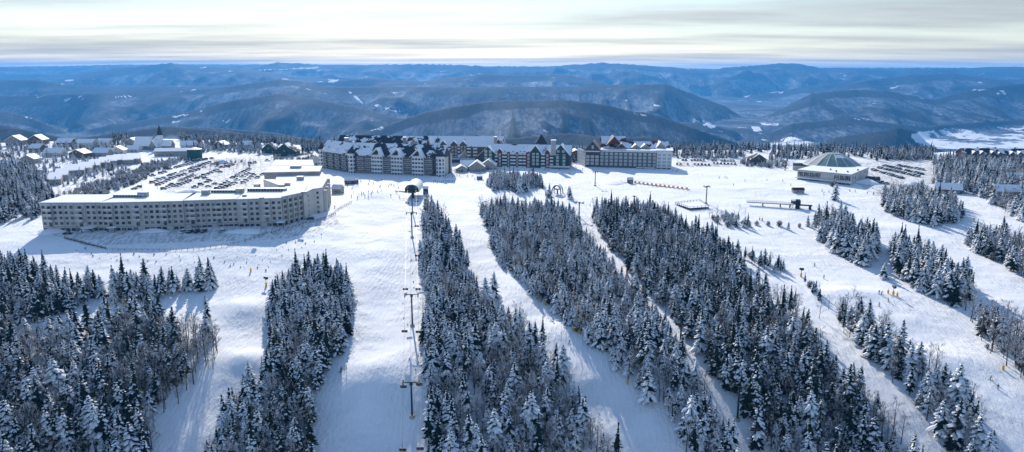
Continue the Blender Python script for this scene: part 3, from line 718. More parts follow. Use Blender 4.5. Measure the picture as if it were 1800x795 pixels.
# ---- 7 glass roofed centre
def dome_centre():
    z = 6.2; P = [U(1402, 299, z), U(1497, 308, z), U(1527, 295.5, z), U(1440, 289.5, z)]
    b = Bld('glass_roofed_centre', lerp2(P[0], P[2], .5), 'pale low building with a faceted grey-green glass tent roof', 'sports centre')
    b.block(P, -6, z, 'beige', 'flat_snow', .5)
    L = (Vector(P[1])-Vector(P[0])).length
    A, B = P[0], segpt(P[0], P[1], L*.46); b.face(A, B, 1.2, 1, 4, 4.1, 3.4, frame='white_trim', pane='glass', mull=2, sill=.6, margin=.6)
    b.face(A, B, -2.4, 1, 4, 4.1, 1.8, frame='beige', pane='glass', sill=.6, margin=.6)
    A, B = segpt(P[0], P[1], L*.68), P[1]; b.face(A, B, 1.2, 1, 3, 4.0, 3.4, frame='white_trim', pane='glass', mull=2, sill=.6, margin=.5)
    b.face(A, B, -2.6, 1, 4, 2.6, 1.6, frame='beige', pane='glass', sill=.6, margin=.5)
    b.face(P[1], P[2], 1.2, 1, 7, 2.6, 3.0, frame='white_trim', pane='glass', sill=.8, margin=1, skip=lambda r, c: c in (3, 4))
    bay(b, P[0], P[1], -1, L+.5, 2.2, .2, .7, 'white_trim', 'terrace'); bay(b, P[0], P[1], -1, L+.5, 2.3, .7, .95, 'snow', 'terrace')
    # twelve-sided glass tent
    c = U(1468, 291, z); cx, cy = c[0]-b.o.x, c[1]-b.o.y+6; zt = z-b.o.z+.7; N_ = 16; Rb, Rt = 22.5, 5.5; H_ = 8.6
    ring = lambda r, h: [(cx+r*math.cos(2*PI*(k+.5)/N_), cy+r*.95*math.sin(2*PI*(k+.5)/N_), h) for k in range(N_)]
    R0, R1, R2 = ring(Rb, zt-.6), ring(Rb*.62, zt+4.9), ring(Rt, zt+H_)
    for k in range(N_):
        k2 = (k+1) % N_; ang = math.degrees(2*PI*(k+1)/N_) % 360; m = M['blue_glass'] if not (135 < ang < 215) else M['beige']
        b.mb('glass_panel', True).add([R0[k], R0[k2], R1[k2], R1[k]], [(0,1,2,3)], m); b.mb('glass_panel').add([R1[k], R1[k2], R2[k2], R2[k]], [(0,1,2,3)], m)
        b.mb('glazing_rib', True).tube(R0[k], R1[k], .28, .26, M['white_trim'], 5); b.mb('glazing_rib').tube(R1[k], R2[k], .26, .22, M['white_trim'], 5)
        b.mb('curb', k == 0).tube(R0[k], R0[k2], .45, .45, M['white_trim'], 5)
    b.mb('roof_cap').add(R2, [tuple(range(N_))], M['blue_glass']); b.mb('roof_cap').tube((cx, cy, zt+H_-.2), (cx, cy, zt+H_+.8), .8, .5, M['white_trim'], 8)
    # snow still lying on two panes
    for k, q0, q1 in ((12, .2, .8), (11, .25, .75), (1, .1, .95)):
        k2 = (k+1) % N_; lerp = lambda a_, c_, t: tuple(a_[i]+(c_[i]-a_[i])*t for i in range(3))
        a0, a1, a2, a3 = lerp(R1[k], R2[k], q0), lerp(R1[k2], R2[k2], q0), lerp(R1[k2], R2[k2], q1), lerp(R1[k], R2[k], q1)
        b.mb('roof_snow', True).add([(p[0]*1.0, p[1]-.12, p[2]+.15) for p in (a0, a1, a2, a3)], [(0,1,2,3)], M['snow'])
    Q = [U(1394, 287, 5), U(1422, 288, 5), U(1437, 284, 5), U(1408, 283, 5)]; b.block(Q, -4, 5, 'beige', 'flat_snow', .3, name='annex')
    bay(b, Q[0], Q[1], 0, 12, .3, 3, 4.6, 'charcoal', 'annex_fascia')
    for x, y in ((1460,299),(1470,302),(1490,303),(1508,300)):
        p = U(x, y, z+.7); b.mb('roof_vent', True).box(p[0]-b.o.x-.5, p[0]-b.o.x+.5, p[1]-b.o.y-.4, p[1]-b.o.y+.4, z+.6-b.o.z, z+1.8-b.o.z, M['metal'])
    return b.done()
long_lodge(); central_hotel(); back_hotel(); brown_lodge(); green_lodge(); grey_hotel(); red_roof_hotel(); dome_centre()

# ---- small buildings
def cabin(name, px, py, w, d, h, rh, wall, roof, label, cat='cabin', rz=0, axis='x', group=None, cols=3, rows=1, chim=False, door=True):
    p = at(px, py); o = empty(name, p, rz, label, cat, group)
    b = MB(); b.box(-w/2, w/2, 0, d, -2.5, h, M[wall]); b.build('wall', o)
    b = MB(); b.gable(-w/2, w/2, 0, d, h+.01, rh, M[roof], axis, .5, M[wall], .3)
    b.build('roof', o)
    n = 0
    for r in range(rows):
        for c in range(cols):
            x = -w/2+w*(c+.5)/cols
            if door and r == 0 and c == cols//2:
                b = MB(); b.box(x-.55, x+.55, -.06, -.003, 0, 2.1, M['charcoal']); b.box(x+.3, x+.4, -.12, -.06, .9, 1.1, M['metal']); b.build('door', o); continue
            q = link_mesh('window', window_mesh(min(1.6, w/cols*.6), 1.2, 'white_trim', 'glass', 1)[0], o); q.location = (x, -.02, r*2.9+.9)
    if axis == 'y' and rh > 2:
        q = link_mesh('window', window_mesh(1, .9, 'white_trim', 'glass', 0)[0], o); q.location = (0, -.03, h+.5)
    if chim:
        b = MB(); b.box(w*.2, w*.2+1, d*.6, d*.6+1, h, h+rh+1.2, M['stone']); b.build('chimney', o)
    return o
cabin('chalet', 24, 256, 17, 12, 5.5, 5, 'beige_dark', 'snow', 'snowy roofed house at the far left edge of the plateau', 'house', axis='y', cols=4, rows=2)
cabin('chalet', 62, 255, 16, 12, 5.5, 5, 'brown', 'snow', 'gabled snowy house second from the far left', 'house', axis='y', cols=4, rows=2)
cabin('chalet', 112, 258, 16, 12, 4.5, 4, 'brown', 'snow', 'brown house right of the two pale gabled houses at far left', 'house', cols=4, rows=1)
cabin('chalet', 148, 259, 18, 12, 5, 3, 'beige', 'snow', 'long pale house between the brown house and the church', 'house', cols=5, rows=1)
cabin('chalet', 182, 257, 14, 10, 4.5, 3, 'beige', 'snow', 'small pale house nearest the church on its left', 'house', cols=3, rows=1)
for k_, (x, y, w_, lab) in enumerate([(14,300,14,'snowy cabin at the frame edge left of the townhouses'),(48,288,13,'small snowy cabin above the left spruces'),(92,276,15,'low snowy house below the brown chalet'),(135,278,16,'wide snowy house in front of the row of pale houses'),(176,276,14,'snowy house above the nearest townhouses'),(205,272,13,'small snowy house between townhouses and church'),(60,268,12,'snow-covered shed below the two gabled houses'),(230,256,12,'tiny pale house just left of the church'),(330,262,14,'pale low house behind the green tank'),(385,262,13,'snowy house right of the green tank'),(430,262,12,'small snowy house at the far plateau edge')]):
    cabin('chalet', x, y, w_, 11, 4.2, 3.6, ['brown','beige_dark','beige'][k_ % 3], 'snow', lab, 'house', axis='xy'[k_ % 2], cols=3, rz=.15*(k_ % 3-1))
cabin('long_hall', 300, 275, 30, 12, 5, 2.2, 'beige_dark', 'snow', 'long low hall with snowy roof left of the green tank', 'hall', cols=9, rz=.12)
cabin('gabled_hall', 500, 275, 22, 16, 4.5, 7.5, 'green', 'roof_patchy', 'steep dark gabled hall among bushes behind the car park', 'hall', axis='y', cols=5, chim=True)
cabin('gabled_hall', 472, 270, 14, 12, 4, 6, 'green', 'roof_patchy', 'smaller green gabled hall beside the steep dark one', 'hall', axis='y', cols=3)
cabin('cottage', 556, 291, 13, 12, 5, 4, 'beige', 'snow', 'small cream gabled cottage left of the gabled hotel', 'cottage', axis='y', cols=3)
cabin('cottage', 30, 364, 15, 9, 3.4, 3, 'red', 'roof_snowy', 'reddish cabin half hidden by spruces at far left', 'cottage', rz=.3, cols=3)
cabin('cottage', 232, 268, 12, 9, 3.4, 3, 'beige', 'snow', 'small pale cottage in front of the church', 'cottage', cols=3)
cabin('cottage', 1333, 290, 14, 11, 5, 4.5, 'charcoal', 'roof_patchy', 'dark cottage left of the glass roofed centre', 'cottage', axis='y', cols=3)
cabin('cottage', 1668, 340, 16, 10, 3, 3.5, 'brown', 'snow', 'cabin with a broad snowy roof among spruces on the right', 'cottage', rz=-.4, cols=3)
cabin('cottage', 1781, 352, 22, 12, 6, 3.5, 'brown', 'roof_snowy', 'two-storey brown house at the right edge', 'house', cols=5, rows=2, rz=-.2)
cabin('cottage', 1790, 322, 14, 10, 4, 3, 'redroof', 'snow', 'red-brown cabin behind the two-storey house at right edge', 'cottage', cols=3, rz=-.3)
cabin('cottage', 1535, 322, 9, 6, 2.8, 1.6, 'green', 'roof_patchy', 'small green hut beside the right car park', 'hut', cols=3, rz=-.2)
for k, (x, y, w_, n) in enumerate([(1716, 287, 26, 8), (1748, 287, 26, 8), (1782, 288, 26, 8)]):
    o = cabin('condominium', x, y, w_/1.15, 14, 8, 4.5, 'brown', 'roof_patchy', ['left','middle','right'][k]+' block of the brown condominium row at the far right', 'condominium', axis='x', cols=7, rows=3, chim=True, group='condominium blocks on the far right')
    for q in (-5.5, 1.5):
        b = MB(); b.gable(q, q+5, -1, 6, 8.4, 2.6, M['snow'], 'y', .4, M['brown'], .2); b.build('dormer', o)
# terrace of sloped-roof townhouses, each unit a step lower
th = [(96,322),(108,314),(122,306),(138,305),(152,301),(166,296),(184,291),(197,288),(209,286),(226,286),(238,284)]
tw = ['nearest','second','third','fourth','fifth','sixth','seventh','eighth','ninth','tenth','farthest']
for k, (x, y) in enumerate(th):
    p = at(x, y+4); o = empty('townhouse', p, .42, f'{tw[k]} of the beige townhouses with slanting snowy roofs in the left scrub', 'townhouse', 'stepped townhouses left of the car park')
    W_ = 8.5; b = MB(); b.add([(-W_/2,0,-2),(W_/2,0,-2),(W_/2,13,-2),(-W_/2,13,-2),(-W_/2,0,4.4),(W_/2,0,4.4),(W_/2,13,7.4),(-W_/2,13,7.4)], [(0,3,2,1),(4,5,6,7),(0,1,5,4),(1,2,6,5),(2,3,7,6),(3,0,4,7)], M['beige_dark']); b.build('wall', o)
    b = MB(); b.add([(-W_/2-.3,-.8,4.3),(W_/2+.3,-.8,4.3),(W_/2+.3,13.5,7.6),(-W_/2-.3,13.5,7.6),(-W_/2-.3,-.8,4.8),(W_/2+.3,-.8,4.8),(W_/2+.3,13.5,8.1),(-W_/2-.3,13.5,8.1)], [(0,3,2,1),(4,5,6,7),(0,1,5,4),(1,2,6,5),(2,3,7,6),(3,0,4,7)], M['snow']); b.build('roof', o)
    for xx in (-2, 2):
        for r in (0, 1): q = link_mesh('window', window_mesh(1.5, 1.1, 'white_trim', 'glass', 1)[0], o); q.location = (xx, -.02, .5+2.2*r)
# church
p = at(262, 264); ch = empty('church', p, 0, 'stone church with steep snowy roof and thin dark spire', 'church')
b = MB(); b.box(-15, 9, 0, 12, -2, 5, M['stone']); b.box(2, 9.5, -4, -.01, -2, 4, M['stone']); b.build('wall', ch)
b = MB(); b.gable(-15, 9, 0, 12, 5.01, 8, M['roof_snowy'], 'x', .7, M['stone'], .3); b.build('roof', ch)
b = MB(); b.gable(2, 9.5, -4, 6, 4.01, 6.5, M['snow'], 'y', .5, M['tan'], .25); b.build('porch_gable', ch)
b = MB(); b.box(8.8, 12.6, 2, 6, -2, 15, M['white_trim']); b.build('tower', ch)
b = MB(); b.add([(8.5,1.7,15),(12.9,1.7,15),(12.9,6.3,15),(8.5,6.3,15),(10.7,4,26)], [(0,1,4),(1,2,4),(2,3,4),(3,0,4),(3,2,1,0)], M['shingle']); b.build('spire', ch)
b = MB(); b.box(12.61, 22, 1, 11, -2, 4.5, M['stone']); b.gable(12.8, 22, 1, 11, 4.51, 5, M['snow'], 'x', .5, M['stone'], .3); b.build('side_aisle', ch)
for x in (-12, -8, -4, 0): q = link_mesh('window', window_mesh(1.2, 2.4, 'white_trim', 'glass', 0)[0], ch); q.location = (x, -.02, 1.6)
# green tank
p = at(343, 281); tk = empty('water_tank', p, 0, 'round dark green water tank with a snowy top', 'tank')
mt = vary('tank_green', (.012,.075,.062), (.018,.095,.08), .3, .6)
b = MB(); n = 40; R_ = 6.6
pts = [(R_*math.cos(2*PI*k/n), R_*math.sin(2*PI*k/n)) for k in range(n)]
b.prism(pts, -1, 10, mt); o = b.build('tank_wall', tk)
b = MB(); b.add([(x*1.03, y*1.03, 10.01) for x, y in pts]+[(0, 0, 11.8)], [(k, (k+1) % n, n) for k in range(n)]+[tuple(range(n))[::-1]], M['snow']); b.build('tank_roof', tk)
b = MB(); b.tube((-.3,-R_-.12,0), (-.3,-R_-.12,10.4), .05, .05, M['metal'], 5); b.tube((.3,-R_-.12,0), (.3,-R_-.12,10.4), .05, .05, M['metal'], 5)
for k in range(20): b.tube((-.3,-R_-.12,.5*k+.3), (.3,-R_-.12,.5*k+.3), .03, .03, M['metal'], 4)
b.build('ladder', tk)
# village pavilions left of the green lodge
for x, y, w_, d_, h_, rh, rz, ax, lab in [(812,303,9,8,3,2.5,.2,'y','small cream kiosk with snowy roof nearest the gabled hotel'),(823,300,12,10,3.5,4.5,.1,'x','cream pavilion with a broad snowy roof in the village square'),
        (838,302,13,12,4,4.6,.0,'y','cream gabled pavilion with a row of tall windows'),(858,299,13,12,4,4.6,-.05,'y','cream gabled pavilion beside the spruce clump'),(816,286,9,9,5,5,.4,'y','pointed snowy kiosk roof in front of the brown lodge'),(1012,283,16,14,6,4,0,'y','brown shop between the green lodge and the grey hotel')]:
    cabin('pavilion', x, y, w_, d_, h_, rh, 'tan' if x < 1000 else 'brown', 'snow', lab, 'pavilion', rz=rz, axis=ax, cols=5, door=(x != 838))
NUM = ['first','second','third','fourth','fifth','sixth','seventh','eighth','ninth','tenth','eleventh','twelfth','thirteenth','fourteenth','fifteenth','sixteenth','seventeenth','eighteenth','nineteenth','twentieth']+[f'{n}th' for n in range(21,60)]
# ------------------------------------------------------------------ chairlifts
def tower(px, py, h, arm, ang, label, group=None, m='steel_dark'):
    p = at(px, py); o = empty('lift_tower', p, ang, label, 'lift tower', group)
    b = MB(); b.tube((0,0,-1), (0,0,h), .36, .26, M[m], 10); b.build('mast', o)
    b = MB(); b.tube((0,0,-.6), (0,0,.7), 1.0, .85, M['concrete'], 10); b.build('footing', o)
    b = MB(); b.box(-arm, arm, -.14, .14, h, h+.26, M[m]); b.box(-.5, .5, -.3, .3, h-.8, h-.003, M[m]); b.build('crossarm', o)
    for s in (-1, 1):
        b = MB(); b.box(s*arm-.12, s*arm+.12, -1.7, 1.7, h-.42, h-.2, M[m])
        for k in range(5): b.tube((s*arm-.16, -1.5+k*.75, h-.36), (s*arm+.16, -1.5+k*.75, h-.36), .24, .24, M['black'], 8)
        b.build('sheave_train', o)
        b = MB(); b.box(s*arm-.28, s*arm+.28, -1.7, 1.7, h+.27, h+.31, M[m]); b.box(s*arm-.55, s*arm-.5, -1.9, 1.9, h+.9, h+.96, M['metal']); b.box(s*arm+.5, s*arm+.55, -1.9, 1.9, h+.9, h+.96, M['metal'])
        b.build('catwalk', o)
    b = MB()
    for q in (-.22, .22): b.tube((q,-.55,0), (q,-.5,h), .03, .03, M['metal'], 4)
    for k in range(int(h/.6)): b.tube((-.22,-.53,.3+k*.6), (.22,-.53,.3+k*.6), .02, .02, M['metal'], 4)
    b.build('ladder', o)
    r = Matrix.Rotation(ang, 3, 'Z'); return [p+r@Vector((s*arm, 0, h-.1)) for s in (-1, 1)]
def rope(pts, label, sag=.02, name='haul_rope'):
    out = []
    for a, b_ in zip(pts[:-1], pts[1:]):
        L = (b_-a).length
        for k in range(10):
            t = k/10; q = a.lerp(b_, t); q.z -= 4*t*(1-t)*sag*L; out.append(q)
    out.append(pts[-1]); o0 = out[0]; b = MB()
    for a, c in zip(out[:-1], out[1:]): b.tube(a-o0, c-o0, .05, .05, M['black'], 4, False)
    o = b.build(name); o.location = o0; tag(o, label, 'rope'); return out
def chair_proto():
    o = empty('lift_chair', (0,0,0), 0, 'x', 'lift chair')
    b = MB(); b.tube((0,0,.1), (0,0,-1.9), .05, .05, M['black'], 5); b.box(-1.15, 1.15, -.05, .03, -1.97, -1.87, M['black']); b.build('hanger', o)
    b = MB(); b.box(-1.1, 1.1, -.62, -.02, -2.62, -2.52, M['black']); b.build('seat', o)
    b = MB(); b.box(-1.1, 1.1, .0, .07, -2.55, -1.98, M['black']); b.build('backrest', o)
    b = MB(); b.tube((-1.12,-.65,-2.2), (1.12,-.65,-2.2), .04, .04, M['metal'], 4); b.tube((-1.12,-.65,-2.2), (-1.12,0,-1.95), .04, .04, M['metal'], 4); b.tube((1.12,-.65,-2.2), (1.12,0,-1.95), .04, .04, M['metal'], 4); b.build('safety_bar', o)
    return o
LT = []
for k, (x, y, h, lab) in enumerate([(725,374,15,'green steel chairlift tower nearest the barrel-roofed top station'),(724.5,418,13.5,'second chairlift tower down from the barrel-roofed top station'),(725,573,13.0,'chairlift tower halfway down the main run'),(724.5,733,12.2,'nearest chairlift tower near the bottom of the main run'),(725,880,12,'chairlift tower whose foot lies below the frame')]):
    if k == 4:
        g = unproj(725, 905, -40); LT.append([Vector((g[0]+s*2.6, g[1], -40+13)) for s in (-1, 1)]); continue
    LT.append(tower(x, y, h, 2.6, .06, lab, 'towers of the main chairlift'))
tp = at(726, 348)
top_pts = [Vector((tp.x-2.4, tp.y-4, tp.z+6.0)), Vector((tp.x+2.4, tp.y-4, tp.z+6.0))]
ropeL = rope([top_pts[0]]+[t[0] for t in LT], 'left steel rope of the main chairlift')
ropeR = rope([top_pts[1]]+[t[1] for t in LT], 'right steel rope of the main chairlift')
def on_rope(r, py):
    q = [float(project(np.array(v.x), np.array(v.y), np.array(v.z))[1]) for v in r]
    for a, b_, u, w_ in zip(r[:-1], r[1:], q[:-1], q[1:]):
        if (u-py)*(w_-py) <= 0 and u != w_: return a.lerp(b_, (py-u)/(w_-u))
    return r[-2]
proto = chair_proto(); used = False; cw = []
for side, r, ys in (('left', ropeL, [350, 499, 572, 668, 778]), ('right', ropeR, [347, 390, 441, 499, 573, 664, 776])):
    for k, y in enumerate(ys):
        c = proto if not used else copy_tree(proto); used = True; c.location = on_rope(r, y); cw.append(c)
        c['label'] = f"empty lift chair, {NUM[k] if k else 'topmost'} on the {side} rope of the main chairlift"; c['group'] = 'chairs on the main chairlift'
# barrel roofed top station
o = empty('lift_station', tp, 0, 'chairlift top station with white barrel roof and dark green front on one post', 'lift station')
b = MB(); b.tube((0,0,-2), (0,0,4.8), .9, .8, M['steel_dark'], 10); b.build('post', o)
n = 12; prof = [(4.7*math.cos(PI*k/n), 5.2+4.6*math.sin(PI*k/n)**.8) for k in range(n+1)]
b = MB(); b.add([(x, -5, z) for x, z in prof]+[(x, 19, z) for x, z in prof], [(k, k+1, n+2+k, n+1+k) for k in range(n)], M['white_trim']); b.add([(x*1.0, -5, z+.02) for x, z in prof]+[(x, -5, z+.35) for x, z in prof]+[(x, 19, z+.35) for x, z in prof]+[(x, 19, z+.02) for x, z in prof], [f for k in range(1, n-1) for f in ((k, k+1, n+2+k, n+1+k), (n+1+k, n+2+k, 2*n+3+k, 2*n+2+k), (2*n+2+k, 2*n+3+k, 3*n+4+k, 3*n+3+k))], M['snow'])
b.build('barrel_roof', o, fix=False)
b = MB(); b.add([(x*.985, -4.9, 5.2+(z-5.2)*.97) for x, z in prof], [tuple(range(n+1))], M['steel_dark']); b.box(-4.5, 4.5, -4.8, 18.9, 4.7, 5.2, M['steel_dark']); b.build('green_front', o)
b = MB(); b.tube((-2.4,-3.5,3.85), (2.4,-3.5,3.85), .12, .12, M['metal'], 6); b.tube((0,1,3.6), (0,1,4.0), 2.4, 2.4, M['metal'], 24); b.build('bullwheel', o)
b = MB(); b.box(-7.5, 6.5, -9, -8.8, .9, 1.05, M['metal']); [b.box(x, x+.12, -9.02, -8.78, -2, .9, M['metal']) for x in (-7.4,-5,-2.5,0,2.5,5,6.3)]; b.build('ramp_rail', o)
def hut(px, py, w, d, h, wall, roof, label, rz=0, rh=1.0, legs=0):
    p = at(px, py); o = empty('operator_hut', p, rz, label, 'hut'); b = MB(); b.box(-w/2, w/2, 0, d, (legs if legs else -1.5), h+legs, M[wall]); b.build('wall', o)
    b = MB(); b.gable(-w/2, w/2, 0, d, h+legs+.01, rh, M[roof], 'x', .35, M[wall], .25); b.build('roof', o)
    q = link_mesh('window', window_mesh(w*.45, .8, 'white_trim', 'glass', 1)[0], o); q.location = (0, -.02, legs+1.0)
    if legs:
        b = MB(); [b.box(x-.1, x+.1, y, y+.2, -1.5, legs, M['steel_dark']) for x in (-w/2+.15, w/2-.15) for y in (.05, d-.25)]; b.build('stilts', o)
    return o
hut(748, 342, 3.2, 3, 4.2, 'green', 'snow', 'dark green operator hut right of the barrel-roofed station')
hut(614, 324, 6.5, 5, 3, 'red', 'snow', 'red-brown ski hut with snowy roof below the gabled hotel', .1, 2)
hut(624, 323, 4.2, 5, 2.6, 'brown', 'roof_patchy', 'small brown lean-to right of the red-brown ski hut', .1, 1)
hut(591, 341, 6.5, 6, 3.6, 'tan', 'snow', 'tan cabin with snowy roof beside the long lodge', -.2, 2.2)
hut(843, 316, 4.2, 3, 2.6, 'brown', 'snow', 'brown hut at the left end of the spruce clump', 0, .5)
hut(1109, 323, 3.6, 3.4, 3.2, 'brown', 'snow', 'brown hut at the left end of the orange-panelled carpet lift', .2, 1.2)
hut(1404, 340, 7.6, 3.5, 2.4, 'tan', 'redroof', 'low red-roofed shelter in the middle of the beginner slope', 0, 1.2)
hut(963, 345, 4.0, 3.4, 3.2, 'beige', 'snow', 'pale operator hut left of the green A-frame lift station', -.2, .8)
hut(1400, 366, 5.0, 3.4, 2.4, 'steel_dark', 'snow', 'dark green control hut on the right end of the platform lift', 0, .5, 2.2)
# decks and platforms
def deck(pts_px, z_up, label, name='deck', rail=True):
    P = [at(*q) for q in pts_px]; c = sum((Vector(q) for q in P), Vector())/len(P); z = max(q.z for q in P)+z_up
    o = empty(name, (c.x, c.y, c.z), 0, label, 'deck'); q = [(v.x-c.x, v.y-c.y) for v in P]; zz = z-c.z
    b = MB(); b.prism(q, zz-.35, zz, M['brown'], M['snow']); b.build('platform', o)
    for i in range(len(q)):
        a, e = Vector(q[i]), Vector(q[(i+1) % len(q)]); L = (e-a).length; n = max(1, int(L/2.4)); b = MB()
        for k in range(n):
            u = a.lerp(e, (k+.05)/n); b.box(u.x-.1, u.x+.1, u.y-.1, u.y+.1, -3, zz+1.05, M['brown'])
        b.tube((a.x, a.y, zz+1.0), (e.x, e.y, zz+1.0), .08, .08, M['brown'], 4); b.tube((a.x, a.y, zz+.55), (e.x, e.y, zz+.55), .05, .05, M['brown'], 4); b.build('railing', o)
deck([(1187,360),(1212,370),(1246,367),(1230,355)], .6, 'wooden deck with railings beside the tower on the right slope')
0 and deck([(612,330),(640,334),(648,328),(622,323)], .4, 'small timber deck beside the red-brown ski hut')
# platform lift on the right
p0, p1 = at(1312, 361), at(1395, 367); o = empty('platform_lift', p0, math.atan2(p1.y-p0.y, p1.x-p0.x), 'long dark green platform with railings on posts on the right slope', 'platform'); L = (p1.xy-p0.xy).length
b = MB(); b.box(0, L, 0, 3, 1.8, 2.15, M['steel_dark']); b.box(.1, L-.1, .1, 2.9, 2.153, 2.4, M['snow']); b.build('platform', o)
b = MB(); [b.box(x, x+.12, -.06, .06, 2.15, 3.4, M['brown']) for x in np.arange(0, L, 1.2)]; b.box(0, L, -.08, .08, 3.4, 3.55, M['brown']); b.box(0, L, -.07, .07, 2.75, 2.85, M['brown']); b.build('railing', o)
for x in (L*.35, L*.72, L*.92): b = MB(); b.box(x-.35, x+.35, 1, 1.8, -3, 1.79, M['steel_dark']); b.build('pillar', o)
b = MB(); b.box(L+1, L+3.5, 0, 4, -2, 5.2, M['steel_dark']); b.box(L+3.51, L+11, .5, 3.5, 1.6, 2.1, M['steel_dark']); b.box(L+9, L+10.4, .6, 3.4, -3, 1.59, M['steel_dark']); b.build('drive_frame', o)
# A-frame station of the second lift and its line down the cut
ap = at(978, 342); o = empty('lift_station', ap, -.35, 'dark green A-frame chairlift station below the green lodge', 'lift station'); W_ = 3.3
for yy in (0, 5):
    b = MB(); pr = [(W_*math.cos(t), 6.8*math.sin(t)**.75) for t in [PI*k/10 for k in range(11)]]
    for a, c in zip(pr[:-1], pr[1:]): b.tube((a[0], yy, a[1]-.5), (c[0], yy, c[1]-.5), .38, .38, M['steel_dark'], 6)
    b.build('arch', o)
b = MB(); pr = [(2.9*math.cos(t), 3.4+3.2*math.sin(t)) for t in [PI*k/8 for k in range(9)]]; b.add([(x, .4, z) for x, z in pr]+[(x, 4.6, z) for x, z in pr], [(k, k+1, 10+k, 9+k) for k in range(8)], M['snow']); b.build('hood', o, fix=False)
b = MB(); b.tube((0,2.5,3.2), (0,2.5,3.5), 2.3, 2.3, M['metal'], 24); b.tube((0,2.5,-2), (0,2.5,3.2), .5, .5, M['steel_dark'], 8); b.build('bullwheel', o)
b = MB(); b.box(-6.5, 5, -2.6, -.2, -2, -.1, M['concrete']); b.build('ramp', o)
t2 = [[ap+Vector((-2.3, 0, 4)), ap+Vector((2.3, -1, 4))]]
for k, (x, y) in enumerate([(1018,382),(1102,486),(1196,606),(1296,738)]):
    t2.append(tower(x, y, 11.5 if k else 9, 2.3, -.5, ['chairlift tower just below the green A-frame station','chairlift tower high in the narrow cut through the trees','chairlift tower midway down the narrow cut','lowest chairlift tower in the narrow cut'][k], 'towers of the narrow cut chairlift'))
g = unproj(1400, 900, -38); t2.append([Vector((g[0]+s*2.3, g[1]+s, -38+11)) for s in (-1, 1)])
rr = [rope([t[s] for t in t2], ['left','right'][s]+' rope of the chairlift in the narrow cut', .015) for s in (0, 1)]
for k, (s, y) in enumerate([(1,610),(0,655),(1,700),(0,742),(1,752),(0,560),(1,430),(0,480)]):
    c = copy_tree(proto); c.rotation_euler = (0,0,-.5); c.location = on_rope(rr[s], y); c['label'] = f'empty lift chair over the narrow cut, {NUM[k]} counted along its line'; c['group'] = 'chairs over the narrow cut'
tower(1046, 327, 10.5, 1.6, 0, 'slim lift tower standing alone in front of the grey hotel'); tower(1241, 358, 11.5, 1.6, .2, 'slim lift tower beside the wooden deck')

# ------------------------------------------------------------------ carpet lift, fences, poles, guns, pads
c0, c1 = at(1115, 322), at(1213, 334); o = empty('carpet_lift', c0, math.atan2(c1.y-c0.y, c1.x-c0.x), 'carpet lift with a row of orange panels on the beginner slope', 'carpet lift'); L = (c1.xy-c0.xy).length
dz = (c1.z-c0.z)/L
b = MB(); b.box(0, L, -.4, .4, -.4, .25, M['black']);
for i, v in enumerate(b.v): b.v[i] = (v[0], v[1], v[2]+v[0]*dz)
b.build('belt', o)
for k in range(13):
    x = L*(k+.2)/13; b = MB(); b.box(x, x+1.7, -1.3, -1.2, .35+x*dz, 1.75+x*dz, M['orange']); b.box(x-.05, x, -1.3, -1.2, -.5+x*dz, 2.2+x*dz, M['metal']); b.build('panel', o)
b = MB(); b.tube((0,-1.25,2.2), (L,-1.25,2.2+L*dz), .05, .05, M['metal'], 4); b.build('rail', o)
def fence(pix, label, h=1.2, step=2.6, m='brown', rails=2, board=False, name='fence', r=.07):
    P = []
    for a, c in zip(pix[:-1], pix[1:]):
        A, C = at(*a), at(*c); n = max(1, int((C-A).length/step))
        for k in range(n): t = k/n; x, y = A.x+(C.x-A.x)*t, A.y+(C.y-A.y)*t; P.append(Vector((x, y, ground_z(x, y))))
    P.append(at(*pix[-1])); o = empty(name, P[0], 0, label, 'fence'); R_ = [q-P[0] for q in P]
    for q in R_[:100]: b = MB(); b.box(q.x-.1, q.x+.1, q.y-.1, q.y+.1, q.z-.5, q.z+h, M[m]); b.build('post', o)
    for k in range(rails):
        b = MB(); z = h*(.95-.42*k)
        for a, c in zip(R_[:-1], R_[1:]): b.tube(a+Vector((0,-.13,z)), c+Vector((0,-.13,z)), r, r, M[m], 4, False)
        b.build('rail', o)
    if board:
        b = MB()
        for a, c in zip(R_[:-1], R_[1:]): b.add([a+Vector((0,.13,-.6)), c+Vector((0,.13,-.6)), c+Vector((0,.13,h*.5)), a+Vector((0,.13,h*.5)), a+Vector((0,.2,-.6)), c+Vector((0,.2,-.6)), c+Vector((0,.2,h*.5)), a+Vector((0,.2,h*.5))], [(0,1,2,3),(4,7,6,5),(3,2,6,7)], M[m])
        b.build('board', o)
fence([(114,420),(150,429),(186,438)], 'dark boarded retaining fence below the left end of the long lodge', board=True)
fence([(188,440),(260,441),(340,440),(400,432),(430,426)], 'pale rail fence along the terrace below the long lodge', m='tan')
fence([(432,425),(470,412),(520,399),(570,385),(590,377)], 'dark post and rail fence climbing right past the long lodge')
fence([(580,380),(600,366),(618,356)], 'short light fence beside the top of the main run', m='tan')
fence([(1185,292),(1240,293),(1300,293)], 'low orange-topped fence along the car park behind the beginner slope', m='yellow', h=1.0, step=3.4, rails=1)
